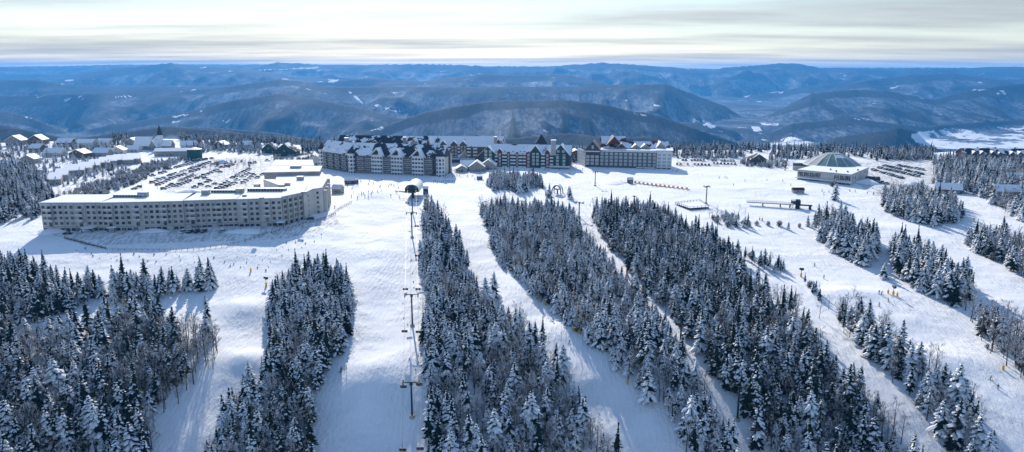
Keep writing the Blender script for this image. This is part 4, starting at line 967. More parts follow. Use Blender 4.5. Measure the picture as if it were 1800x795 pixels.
for k, (x, y, h) in enumerate([(250,337,8),(277,333,8),(298,311,8),(379,331,8),(396,316,8),(411,302,8),(344,296,8),(1567,318,8),(1450,371,5)]):
    p = at(x, y); o = empty('lamp_post', p, 0, f"{NUM[k]} lamp post from the left, {'in the car park behind the long lodge' if k < 7 and k != 7 else 'on the right side of the plateau'}" if k < 7 else ['tall lamp post in the right car park','short lamp post beside the glass-roofed centre'][k-7], 'lamp post', 'car park lamp posts')
    b = MB(); b.tube((0,0,-.5), (0,0,h), .12, .07, M['metal'], 6); b.build('pole', o)
    b = MB(); b.box(-.1, 1.0, -.15, .15, h, h+.18, M['metal']); b.build('lamp_head', o)
def snow_gun(px, py, label, h=3.2, pad=True):
    p = at(px, py); o = empty('snow_gun', p, random.random()*3, label, 'snow gun')
    b = MB(); b.tube((0,0,-.4), (0,0,h), .16, .12, M['metal'], 8); b.build('mast', o)
    if pad: b = MB(); b.tube((0,0,0), (0,0,1.7), .45, .45, M['yellow'], 10); b.build('safety_pad', o)
    b = MB(); b.tube((0,-.9,h+.5), (0,.9,h+.7), .62, .45, M['black'], 12, False); b.tube((0,-.3,h+.5), (0,.3,h+.6), .28, .28, M['metal'], 8); b.box(-.3, .3, -.3, .3, h-.1, h+.05, M['black']); b.build('fan_barrel', o)
snow_gun(468, 503, 'fan snow gun on a yellow-padded mast left of the forest island'); snow_gun(190, 541, 'fan snow gun poking above spruces at left', 4.5)
snow_gun(1114, 355, 'fan snow gun with yellow mast at top of the wide right forest'); snow_gun(1408, 487, 'fan snow gun at the head of the short tree row')
snow_gun(1570, 519, 'fan snow gun between yellow pads on the right run'); snow_gun(218, 536, 'fan snow gun in the snowy gap at left', 2.6); snow_gun(1381, 299, 'fan snow gun at the far edge of the beginner slope')
for k, (x, y) in enumerate([(948,531),(957,536),(1009,583),(1018,586),(1103,675),(1561,516),(1577,521),(1763,650),(1335,387),(1610,390),(441,477),(783,380),(1340,388),(1712,388),(1660,312),(1379,300)]):
    p = at(x, y); o = empty('trail_marker', p, 0, f'{NUM[k]} of the yellow padded trail markers beside the runs', 'trail marker', 'yellow trail markers')
    b = MB(); b.tube((0,0,-.3), (0,0,1.5), .38, .38, M['yellow'], 10); b.build('pad', o); b = MB(); b.tube((0,0,1.5), (0,0,2.4), .05, .05, M['metal'], 5); b.build('pole', o)
# ------------------------------------------------------------------ cars
def paint(name, c): m = mat('car_'+name, c, .35, spec=.5); m.node_tree.nodes['Principled BSDF'].inputs['Coat Weight'].default_value = .4; return m
CC = {'black': (.012,.012,.014), 'dark grey': (.05,.05,.055), 'silver': (.38,.39,.40), 'white': (.7,.7,.7), 'red': (.28,.02,.02), 'dark blue': (.02,.035,.10), 'green': (.02,.06,.045)}
CP_ = {k: paint(k.replace(' ', '_'), v) for k, v in CC.items()}
mtyre = mat('tyre', (.015,.015,.015), .8)
def car_meshes(kind, m, snow):
    L, W_ = (4.5, 1.85) if kind != 'truck' else (5.3, 1.95); hb = .92 if kind != 'sedan' else .82; hc = 1.72 if kind != 'sedan' else 1.42
    b = MB(); s_ = lambda x, w_, z: [(x, -w_, z), (x, w_, z)]
    prof = [(-L/2,.35),(-L/2+.05,hb-.05),(-L/2+.95,hb+.02),(L/2-.15,hb),(L/2,.4)] if kind == 'sedan' else [(-L/2,.38),(-L/2+.05,hb),(-L/2+1.05,hb+.08),(L/2-.08,hb+.06),(L/2,.42)]
    n = len(prof); vs = [v for x, z in prof for v in s_(x, W_/2, z)]
    b.add(vs, [(2*k, 2*k+1, 2*k+3, 2*k+2) for k in range(n-1)]+[tuple(range(0, 2*n, 2))[::-1], tuple(range(1, 2*n, 2)), (0, 2*n-2, 2*n-1, 1)], m); body = b
    cab = {'sedan': [(-1.15,.9),(-.55,hc),(.85,hc),(1.6,.82)], 'suv': [(-1.2,1.0),(-.7,hc),(1.9,hc),(2.18,.98)], 'truck': [(-1.35,1.0),(-.8,hc+.1),(.45,hc+.1),(.6,.98)]}[kind]
    g = MB(); w0, w1 = W_/2-.06, W_/2-.22
    vs = [v for (x, z), w_ in zip(cab, (w0, w1, w1, w0)) for v in s_(x, w_, z)]; g.add(vs, [(0,1,3,2),(4,5,7,6),(0,2,4,6),(1,7,5,3)], M['glass'])
    r = MB(); (x1, z1), (x2, z2) = cab[1], cab[2]; r.box(x1-.03, x2+.03, -w1-.02, w1+.02, z1, z1+.06, m)
    if snow: r.box(x1+.05, x2-.05, -w1+.06, w1-.06, z1+.062, z1+.06+snow, M['snow']); body.box(-L/2+.25, -1.3, -W_/2+.2, W_/2-.2, hb+.09, hb+.09+snow*.6, M['snow'])
    wh = []
    for x in (-L/2+.85, L/2-.85):
        for y in (-W_/2+.02, W_/2-.24): q = MB(); q.tube((x, y, .33), (x, y+.22, .33), .34, .34, mtyre, 12); wh.append(q)
    return body, g, r, wh
_cm = {}
def car_mesh(kind, colr, snow):
    k = (kind, colr, snow)
    if k not in _cm:
        body, g, r, wh = car_meshes(kind, CP_[colr], snow); b = MB()
        for q in [body, g, r]+wh:
            b0 = len(b.v); b.v += q.v
            for f, m in zip(q.f, q.m): b.f.append(tuple(b0+i for i in f)); b.m.append(b.slot(q.mats[m]))
        me = b.mesh('car'); b.fixn(me); _cm[k] = me
    return _cm[k]
def near_car(px, py, rz, kind, colr, snow, label):
    o = empty('parked_car', at(px, py), rz, label, 'car', 'cars in front of the long lodge'); body, g, r, wh = car_meshes(kind, CP_[colr], snow)
    body.build('body', o); g.build('windows', o); r.build('roof', o); [w_.build('wheel', o) for w_ in wh]
near_car(119, 412, .0, 'sedan', 'black', 0, 'black sedan parked alone at the left end of the long lodge')
for k, (x, y, c, s) in enumerate([(321,410,'white',.12),(334,409.5,'black',.05),(346,409,'black',0),(358,408.5,'black',.05)]): near_car(x, y, 1.4, 'suv', c, s, ['snow-topped pale car leftmost of the four before the long lodge','black car second of the four before the long lodge','black car third of the four before the long lodge','black car rightmost of the four before the long lodge'][k])
near_car(391, 408, .0, 'sedan', 'silver', .35, 'car buried in snow right of the four before the long lodge'); near_car(449, 396, .9, 'suv', 'dark grey', .3, 'snow-covered car against the long lodge'); near_car(268, 402, 0, 'truck', 'dark grey', .15, 'pickup truck close to the lodge wall'); near_car(545, 386, .4, 'suv', 'black', .1, 'dark car at the right corner of the long lodge')
rows_ = [(268,322,292,312,5,.8,'second short row by the scrub'),(318,318,344,307,7,.8,'inner row, left side'),(310,328,332,319,5,.7,'inner row, near end'),(360,331,378,324,4,.8,'extra row behind the lodge roof'),(428,322,446,308,5,.8,'right row, outer side'),(292,299.5,336,288.5,9,.9,'far left row'),(298,309.5,372,285,16,.85,'long double row, left side'),(306,313,379,287.5,14,.8,'long double row, right side'),(268,309.5,290,303.5,4,.8,'short row by the scrub'),(222,326,232,318.5,3,1,'near left trio'),(236,333,244,330,2,1,'near left pair'),
 (278,326,301,315,5,.9,'red car row'),(288,333,303,325.5,4,.9,'row nearest the lodge roof'),(346,314,382,299.5,7,.9,'middle row, left side'),(351,318,387,303,5,.6,'middle row, right side'),(343,330,368,318.5,6,.9,'near middle row'),(382,333,402,318,6,.8,'near right row'),
 (391,331,413,322.5,5,.9,'near right second row'),(409,313,438,298,8,.9,'right row, left side'),(417,317,441,303,6,.9,'right row, right side'),(390,295,409,290.5,4,.9,'upper row'),(452,313,466,305,4,.9,'row by the bushes'),(330,286,372,279,9,.8,'back row near the green tank'),(440,288,470,283,5,.6,'back right row'),
 (1531,298.5,1585,314,13,.9,'front row of the right car park'),(1541,295,1613,311,15,.9,'second row of the right car park'),(1556,292.5,1620,307,13,.9,'third row of the right car park'),(1573,291,1622,299.5,9,.8,'back row of the right car park'),(1543,320,1558,324,3,1,'trio below the right car park'),
 (1190,289.5,1246,291,10,.8,'front row behind the beginner slope'),(1195,282.5,1292,284,20,.75,'second row behind the beginner slope'),(1202,278,1262,279.5,13,.8,'back row behind the beginner slope'),(1255,288,1292,289.5,7,.8,'right hand row behind the beginner slope'),(524,273,550,271,7,.8,'row behind the gabled halls')]
for x0, y0, x1, y1, n, pr, words in rows_:
    A, B = at(x0, y0), at(x1, y1); d = (B-A); rz = math.atan2(d.y, d.x)+PI/2; got = []; step = max(d.length/(n-.99) if n > 1 else 1, 2.7); n = max(1, min(n, int(d.length/step)+1))
    for k in range(n):
        if random.random() > pr*.95: continue
        p = A+d.normalized()*step*k; got.append((p, 'red' if words == 'red car row' and len(got) in (0, 1) else random.choices(list(CC), [9,6,5,5,1,2,.6])[0]))
    cnt = {}
    for p, c in got:
        i = cnt.get(c, 0); cnt[c] = i+1; tot = sum(1 for q in got if q[1] == c); sn = random.choice((.05, .12, .18, .25))
        o = link_mesh('parked_car', car_mesh(random.choice(('suv','suv','sedan','truck')), c, sn)); o.location = (p.x, p.y, ground_z(p.x, p.y)+.02); o.rotation_euler = (0, 0, rz+random.gauss(0, .04)+(PI if random.random() < .4 else 0))
        pos = 'only' if tot == 1 else NUM[i]; tag(o, f"{pos} {c} car {'in' if tot == 1 else 'from left in'} the {words}", 'car', 'cars in the '+('right car park' if x0 > 1500 else 'car park behind the beginner slope' if x0 > 1100 else 'left car park'))
# piles of ploughed snow
def pile(px, py, r, h, label, seed):
    p = at(px, py); b = MB(); n, m_ = 18, 6; vs = [(0, 0, h)]
    for j in range(1, m_+1):
        for k in range(n):
            t = 2*PI*k/n; q = j/m_; rr_ = r*q*(1+.25*math.sin(3*t+seed)+.12*math.sin(7*t+seed*2)); vs.append((rr_*math.cos(t)*1.6, rr_*math.sin(t), h*(1-q**1.4)+.18*math.sin(9*t+j*2+seed)*q-(.4 if j == m_ else 0)))
    fs = [(0, 1+k, 1+(k+1) % n) for k in range(n)]+[(1+(j-1)*n+k, 1+j*n+k, 1+j*n+(k+1) % n, 1+(j-1)*n+(k+1) % n) for j in range(1, m_) for k in range(n)]
    b.add(vs, fs, M['snow']); o = b.build('snow_pile', smooth=True); o.location = p; tag(o, label, 'snow pile', 'ploughed snow piles')
for k, (x, y, r, h, l) in enumerate([(283,314,4,1.8,'ploughed snow pile beside the short row by the scrub'),(330,338,7,2.2,'ploughed snow pile against the long lodge roof line'),(393,287,5,3.2,'tall ploughed snow pile right of the green tank'),(150,402,5,1.6,'snow heap against the left end of the long lodge'),(90,408,5,2,'snow heap at the left corner of the long lodge'),(270,406,5,1.4,'snow heap left of the four cars'),(430,407,6,1.4,'snow heap right of the buried car'),(1525,322,7,3.2,'snow heap beside the glass-roofed centre'),(1600,325,6,2.4,'snow heap below the right car park'),(700,336,5,1.2,'snow bank left of the barrel-roofed station'),(783,318,4,1.2,'snow bank in front of the gabled hotel'),(1075,322,9,1.6,'snow bank left of the carpet lift hut')]): pile(x, y, r, h, l, k*1.7)
# ------------------------------------------------------------------ people
def body_mesh(pose, jacket, pants):
    P = {'stand': dict(hip=.93, lean=.03, kn=.0, st=.14, arm=(.30,.05,1.0)), 'ski': dict(hip=.78, lean=.28, kn=.22, st=.17, arm=(.38,.32,1.02)), 'walk': dict(hip=.92, lean=.08, kn=.05, st=.12, arm=(.28,.12,1.0))}[pose]
    hz, le = P['hip'], P['lean']; V, E, R_ = [], [], []
    def a(p, r, par=None):
        V.append(p); R_.append(r)
        if par is not None: E.append((par, len(V)-1))
        return len(V)-1
    pel = a((0,0,hz), .155); ch_ = a((0,-le*.6,hz+.30), .17, pel); sh = a((0,-le,hz+.50), .165, ch_); nk = a((0,-le-.02,hz+.60), .07, sh); hd = a((0,-le-.05,hz+.72), .115, nk); a((0,-le-.05,hz+.86), .10, hd)
    for s in (-1, 1):
        st = (.22*s if pose == 'walk' else .05*s)
        h_ = a((s*.10,0,hz-.06), .12, pel); kn = a((s*P['st'],-P['kn']+(-st if pose == 'walk' else 0)*.5,hz*.52), .085, h_); an = a((s*P['st'],.02+(-st if pose == 'walk' else 0),.10), .065, kn); a((s*P['st'],-.16+(-st if pose == 'walk' else 0),.05), .06, an)
        s1 = a((s*.20,-le,hz+.47), .085, sh); el = a((s*P['arm'][0],-le+.02,hz+.22), .065, s1); ha = a((s*P['arm'][0]*1.02,-le-P['arm'][1]-.1,hz+.10), .05, el)
    me = bpy.data.meshes.new('figure'); me.from_pydata(V, E, []); o = bpy.data.objects.new('figure', me); col.objects.link(o)
    sk = o.modifiers.new('skin', 'SKIN'); 
    for i, v in enumerate(me.skin_vertices[0].data if me.skin_vertices else []): v.radius = (R_[i], R_[i])
    if not me.skin_vertices: return None
    me.skin_vertices[0].data[0].use_root = True
    sb = o.modifiers.new('sub', 'SUBSURF'); sb.levels = 1
    dg = bpy.context.evaluated_depsgraph_get(); out = bpy.data.meshes.new_from_object(o.evaluated_get(dg)); bpy.data.objects.remove(o)
    out.materials.clear(); [out.materials.append(m) for m in (jacket, pants, M['skin'])]
    for f in out.polygons:
        z = f.center.z; f.material_index = 2 if (z > hz+.62 and f.center.y < -le-.05 and z < hz+.82) else 0 if z > hz-.02 else 1
    return out, P, V
M['skin'] = mat('skin', (.45,.27,.19), .6)
JC = {'black': (.015,.015,.018), 'navy': (.02,.03,.09), 'red': (.35,.03,.03), 'orange': (.6,.18,.03), 'teal': (.02,.18,.2), 'white': (.6,.6,.6), 'neon green': (.35,.7,.05)}
JM = {k: mat('jacket_'+k.replace(' ', '_'), v, .8) for k, v in JC.items()}; PM = mat('dark_trousers', (.02,.022,.028), .8)
_bm = {}
def person(px, py, pose, jc, label, group, rz=None):
    if (pose, jc) not in _bm:
        me, P, V = body_mesh(pose, JM[jc], PM); hz, le = P['hip'], P['lean']
        b = MB(); b.tube((0,-le-.04,hz+.76), (0,-le-.04,hz+.88), .135, .12, M['black'], 10); b.tube((0,-le-.04,hz+.88), (0,-le-.04,hz+.93), .12, .05, M['black'], 10); hel = b.mesh('helmet')
        ski = []
        for s in (-1, 1): b = MB(); x = s*P['st']; b.box(x-.05, x+.05, -1.0, .75, 0, .03, M['black']); b.add([(x-.05,-1.0,0),(x+.05,-1.0,0),(x+.03,-1.15,.1),(x-.03,-1.15,.1)], [(0,1,2,3)], M['black']); ski.append(b.mesh('ski'))
        pol = []
        for s in (-1, 1): b = MB(); x = s*P['arm'][0]*1.05; b.tube((x,-le-P['arm'][1]-.1,hz+.16), (x+s*.05,.25,.05), .015, .01, M['metal'], 4); pol.append(b.mesh('ski_pole'))
        _bm[pose, jc] = (me, hel, ski, pol)
    me, hel, ski, pol = _bm[pose, jc]; p = at(px, py) if not isinstance(px, Vector) else px
    o = link_mesh('person', me); o.location = (p.x, p.y, p.z+.04); o.rotation_euler = (0, 0, random.random()*6.28 if rz is None else rz); tag(o, label, 'person', group)
    link_mesh('helmet', hel, o)
    if pose != 'walk': [link_mesh('ski', q, o) for q in ski]; [link_mesh('ski_pole', q, o) for q in pol]
JK = ['black','black','navy','red','navy','orange','teal','white']
def crowd(pts, where, group, pose):
    pts = sorted(pts); cnt = {}; cs = [random.choice(JK) for _ in pts]
    for (x, y), c in zip(pts, cs):
        i = cnt.get(c, 0); cnt[c] = i+1; w_ = f"{NUM[i]} from left" if cs.count(c) > 1 else 'only one'
        ps = pose if pose != 'mix' else random.choice(('stand','ski','stand'))
        act = {'stand': 'standing on skis', 'ski': 'skiing', 'walk': 'walking'}[ps]; 
        person(x, y, ps, c, f"person {act} in {c} jacket, {w_} {where}", group)
Z2 = lambda L: [(400+x/3.61, 210+y/3.61) for x, y in L]; Z3 = lambda L: [(780+x/7.5, 230+y/7.5) for x, y in L]
crowd(Z2([(980,390),(925,410),(970,430),(1040,422),(1056,428),(790,440),(802,438),(835,488),(865,475),(895,468),(912,480),(786,494),(825,505),(680,565),(918,462),(965,438),(828,430),(1030,418)]+[(random.uniform(720, 1100), random.uniform(395, 500)) for _ in range(22)]), 'at the head of main run', 'skiers at the head of the main run', 'mix')
crowd(Z3([(40,592),(28,565),(232,575),(120,600),(313,610),(378,608),(405,650),(425,655),(452,672),(60,540),(90,560),(150,565),(190,545),(70,520),(170,590),(210,600),(10,540),(140,530),(100,500),(-20,520),(-35,560),(-60,500),(-90,530),(-10,480),(250,545),(-60,560),(20,610)]+[(random.gauss(40, 70), random.gauss(535, 35)) for _ in range(28)]), 'in village square', 'people in the village square', 'walk')
crowd([(1056+i*1.0-27+random.uniform(-1,1), 293+random.uniform(-3,3)) for i in range(0,10,2)]+[(1018,290),(1012,294),(1006,292),(1024,300),(1001,307),(958,300),(964,301),(983,299),(984,300)], 'between green lodge and grey hotel', 'people between the two right lodges', 'walk')
crowd([(762+k_*3.4, 321+random.uniform(-1, 1)) for k_ in range(12)], 'by gabled hotel shop front', 'people by the shop front', 'walk')
crowd([(1264,314),(1274,313),(1278,314),(1310,319),(1348,318),(1376,320),(1390,327),(1445,337),(1448,342),(1457,339),(1494,337),(1503,338),(1524,341),(1535,343),(1289,327),(1069,296),(1131,298),(1183,302),(1191,301),(1092,320),(1001,306),(1188,303),(1536,341)], 'on beginner slope', 'skiers on the beginner slope', 'mix')
for x, y, ps, c, l in [(1000,605,'ski','black','person skiing alone in dark clothes in the run beside the middle forest'),(972,566,'stand','black','person standing at the tree edge above the lone dark skier'),(1740,668,'ski','black','upper of two skiers low on the far right run'),(1754,684,'ski','navy','lower of two skiers low on the far right run'),
  (1432,468,'ski','navy','skier high on the middle right run'),(1448,490,'stand','red','skier in red jacket halfway down the middle right run'),(1505,521,'ski','navy','skier above the snag trees on middle right run'),(1545,517,'ski','black','left of two skiers at the yellow pads'),(1549,518,'ski','black','right of two skiers at the yellow pads'),(1545,539,'stand','orange','skier in orange jacket just below the yellow pads'),(1562,531,'ski','orange','skier in orange jacket right below the snow gun'),
  (599,655,'stand','black','left person standing at the forest edge of the main run'),(601,653,'stand','navy','person beside another at the forest edge of main run'),(609,649,'stand','neon green','person in neon green jacket at the edge of main run')]: person(x, y, ps, c, l, None)
# ------------------------------------------------------------------ trees
M['needles'] = vary('dark_needles', (.008,.020,.018), (.024,.034,.020), .6, .9, spec=.05)
M['bark'] = vary('grey_bark', (.055,.045,.038), (.10,.085,.075), 2, .9, spec=.05)
M['twig'] = vary('brown_twigs', (.075,.050,.036), (.14,.10,.075), 1.5, .9, spec=.05)
M['rime'] = vary('rimed_twigs', (.50,.54,.60), (.72,.76,.82), 1.2, .8, spec=.05)
M['tree_snow'] = vary('snow_on_boughs', (.86,.88,.91), (.92,.93,.95), .8, .75, spec=.05)

def conifer_mesh(seed, H=12.0, R=2.6, laden=.55, bare_foot=.12, name='crown', thin=1.0, step=.68):
    r = random.Random(seed); b = MB(); nd, sn = M['needles'], M['tree_snow']
    z = H*bare_foot
    while z < H*.985:
        t = (z-H*bare_foot)/(H*(1-bare_foot))
        rad = R*1.12*((1-t)**.76)*(.75+.4*r.random())+.12
        if t < .1: rad *= .75+t*2
        n = max(4, int((4.6+3.6*(1-t))*thin))
        a0 = r.random()*6.28
        for k in range(n):
            if r.random() < .08: continue
            a = a0+2*PI*k/n+r.uniform(-.25, .25); L = rad*r.uniform(.7, 1.12)
            ca, sa = math.cos(a), math.sin(a)
            droop = L*(.34+.25*r.random())*(1.1-.6*t); lift = .10*L*(t)
            w = (.22+.17*L)*r.uniform(.8, 1.2)
            zz = z+r.uniform(-.2, .2)
            P = []
            for q, ww in ((.04, .35), (.45, 1.0), (.8, .72), (1.0, .08)):
                P.append((L*q, ww*w, zz+lift*q-droop*q**1.6+(.05*L if q == 1 else 0)))
            vs = []
            for d, ww, h in P:
                sag = ww*.45
                for s_ in (-1, 0, 1):
                    j = r.uniform(-.12, .12)*w
                    vs.append((ca*(d+j)-sa*s_*ww, sa*(d+j)+ca*s_*ww, h-abs(s_)*sag))
            fs = []
            for q in range(3):
                for s_ in (0, 1):
                    i = q*3+s_; fs.append((i, i+1, i+4, i+3))
            b.add(vs, fs, nd)
            # ragged hanging sprays under the bough
            for q in range(2):
                d = L*r.uniform(.35, .95); s_ = r.choice((-1, 1)); ww = w*r.uniform(.6, 1.2); h = zz-droop*(d/L)**1.6
                b.add([(ca*(d-.2*w)-sa*s_*ww*.3, sa*(d-.2*w)+ca*s_*ww*.3, h), (ca*(d+.3*w)-sa*s_*ww*.3, sa*(d+.3*w)+ca*s_*ww*.3, h-.05),
                       (ca*(d+.1*w)-sa*s_*ww*1.3, sa*(d+.1*w)+ca*s_*ww*1.3, h-.35*w-.15)], [(0, 1, 2)], nd)
            if r.random() < laden*(.75+.5*t):
                q0, q1 = (r.uniform(.08, .3), 1.06) if laden > .5 else (r.uniform(.25, .5), r.uniform(.88, 1.04)); vs = []
                off = .07+.04*L*.5
                for m_ in range(3):
                    q = q0+(q1-q0)*m_/2; d = L*q; h = zz+lift*q-droop*q**1.6+off
                    ww = w*(.6, 1.12, .8)[m_]*r.uniform(.7, 1.1)
                    for s_ in (-1, 0, 1): vs.append((ca*d-sa*s_*ww, sa*d+ca*s_*ww, h-abs(s_)*ww*.42+(.07 if s_ == 0 else 0)))
                b.add(vs, [(0,1,4,3),(1,2,5,4),(3,4,7,6),(4,5,8,7)], sn)
        z += step*(.75+.5*r.random())*(1.1-.45*t)
    for k_ in range(7):       # dense dark heart of the tree
        za, zb_ = H*(bare_foot+.04+k_*.125), H*(bare_foot+.04+(k_+1)*.125); b.tube((0,0,za), (0,0,min(zb_, H*.97)), R*.50*(1-k_/7.5), R*.30*(1-(k_+1)/7.5)+.03, nd, 7, False)
    # leader
    b.tube((0,0,H*.93), (0,0,H*1.01), .09, .015, nd, 4)
    return b.mesh(name)
def trunk_mesh(H, r0, lean=0, name='trunk'):
    b = MB(); b.tube((0,0,-.6), (lean*.3,0,H*.45), r0, r0*.65, M['bark'], 7); b.tube((lean*.3,0,H*.45), (0,0,H*.95), r0*.65, .03, M['bark'], 6)
    return b.mesh(name)
def bare_mesh(seed, H=10.0, spread=.42, rime=.35, name='crown', depth=4):
    """branches of a leafless tree; the trunk is a mesh of its own"""
    r = random.Random(seed); b = MB()
    def grow(p, d, L, rad, lv):
        q = p+d*L; mid = p+d*(L*.5)+Vector((r.uniform(-1,1), r.uniform(-1,1), 0))*L*.05
        m = M['twig'] if (lv < 2 or r.random() > rime) else M['rime']
        b.tube(p, mid, rad, rad*.8, m, 3, False); b.tube(mid, q, rad*.8, rad*.55, m, 3, False)
        if lv >= 2 and r.random() < rime:           # snow lying along the upper side of the branch
            b.tube(p+Vector((0,0,rad)), q+Vector((0,0,rad*.8)), rad*.95, rad*.7, M['tree_snow'], 3, False)
        if lv >= depth: return
        for k in range(3 if lv < depth-1 else 4):
            ax = Vector((r.gauss(0,1), r.gauss(0,1), r.gauss(0,.6))).normalized()
            nd = (d+ax*r.uniform(.35, .75)+Vector((0,0,.18))).normalized()
            grow(p+d*(L*r.uniform(.45, 1.0)), nd, L*r.uniform(.55, .78), max(rad*.55, .018), lv+1)
    n = 9
    for k in range(n):
        t = .22+.74*k/(n-1); a = k*2.4+r.random(); up = .45+.9*t
        d = Vector((math.cos(a)*spread*2, math.sin(a)*spread*2, up)).normalized()
        grow(Vector((0,0,H*t*.82)), d, H*.20*(1.15-.55*t), .05*(1.3-t), 1)
    return b.mesh(name)
def bare_trunk(H, r0, name='trunk'):
    b = MB(); b.tube((0,0,-.6), (.12,0,H*.5), r0, r0*.6, M['bark'], 6); b.tube((.12,0,H*.5), (0,.1,H*.9), r0*.6, .03, M['bark'], 5)
    return b.mesh(name)
def shrub_mesh(seed, H=3.4, name='crown', snow=.6):
    """round snow covered bush: many short twigs with clumps of rime"""
    r = random.Random(seed); b = MB()
    for k in range(150):
        a = r.random()*6.28; e = r.random()**.6; rr = H*.55*math.sqrt(1-(e*.9)**2)*r.uniform(.55, 1.05)
        tip = Vector((math.cos(a)*rr, math.sin(a)*rr, H*e*r.uniform(.8, 1.05)+.15)); ba = tip*.25; ba.z = tip.z*.1
        b.tube(ba, tip, .045, .015, M['twig'], 3, False)
        for q in range(2):
            c = tip-(tip-ba)*r.uniform(0, .35); s_ = r.uniform(.16, .34)
            m = M['tree_snow'] if r.random() < snow else (M['needles'] if r.random() < .5 else M['twig'])
            d1 = Vector((r.gauss(0,1), r.gauss(0,1), r.gauss(0,.5))).normalized()*s_; d2 = Vector((r.gauss(0,1), r.gauss(0,1), r.gauss(0,.5))).normalized()*s_
            b.add([c-d1, c-d2*.7, c+d1, c+d2], [(0,1,2,3)], m)
    return b.mesh(name)

_b = MB()
for _k in range(5): _b.tube((0,0,-.3), (.5*math.cos(_k*1.3),.5*math.sin(_k*1.3),1.1), .06, .03, M['bark'], 4)
bush_stem = _b.mesh('stem')
CON = []; BARE = []; SHR = []
for k, (H, R, lad, thin, foot) in enumerate([(12,2.9,.42,1,.10),(13,2.6,.55,1,.13),(11,3.0,.75,1,.05),(12,2.2,.48,.9,.22),(12,2.8,.22,1,.1),(10,2.4,.62,.85,.3),(12,3.2,.9,1,.05),(13,2.1,.3,.8,.35)]):
    CON.append((conifer_mesh(100+k, H, R, lad, foot, thin=thin), trunk_mesh(H, .2), H, lad))
for k, (H, sp_, ri) in enumerate([(10,.42,.15),(11,.32,.45),(9,.5,.6),(10.5,.38,.3)]):
    BARE.append((bare_mesh(200+k, H, sp_, ri), bare_trunk(H, .16), H, ri))
for k, (H, sn) in enumerate([(3.2,.55),(2.6,.75),(3.8,.45)]):
    SHR.append((shrub_mesh(300+k, H, snow=sn), None, H, sn))

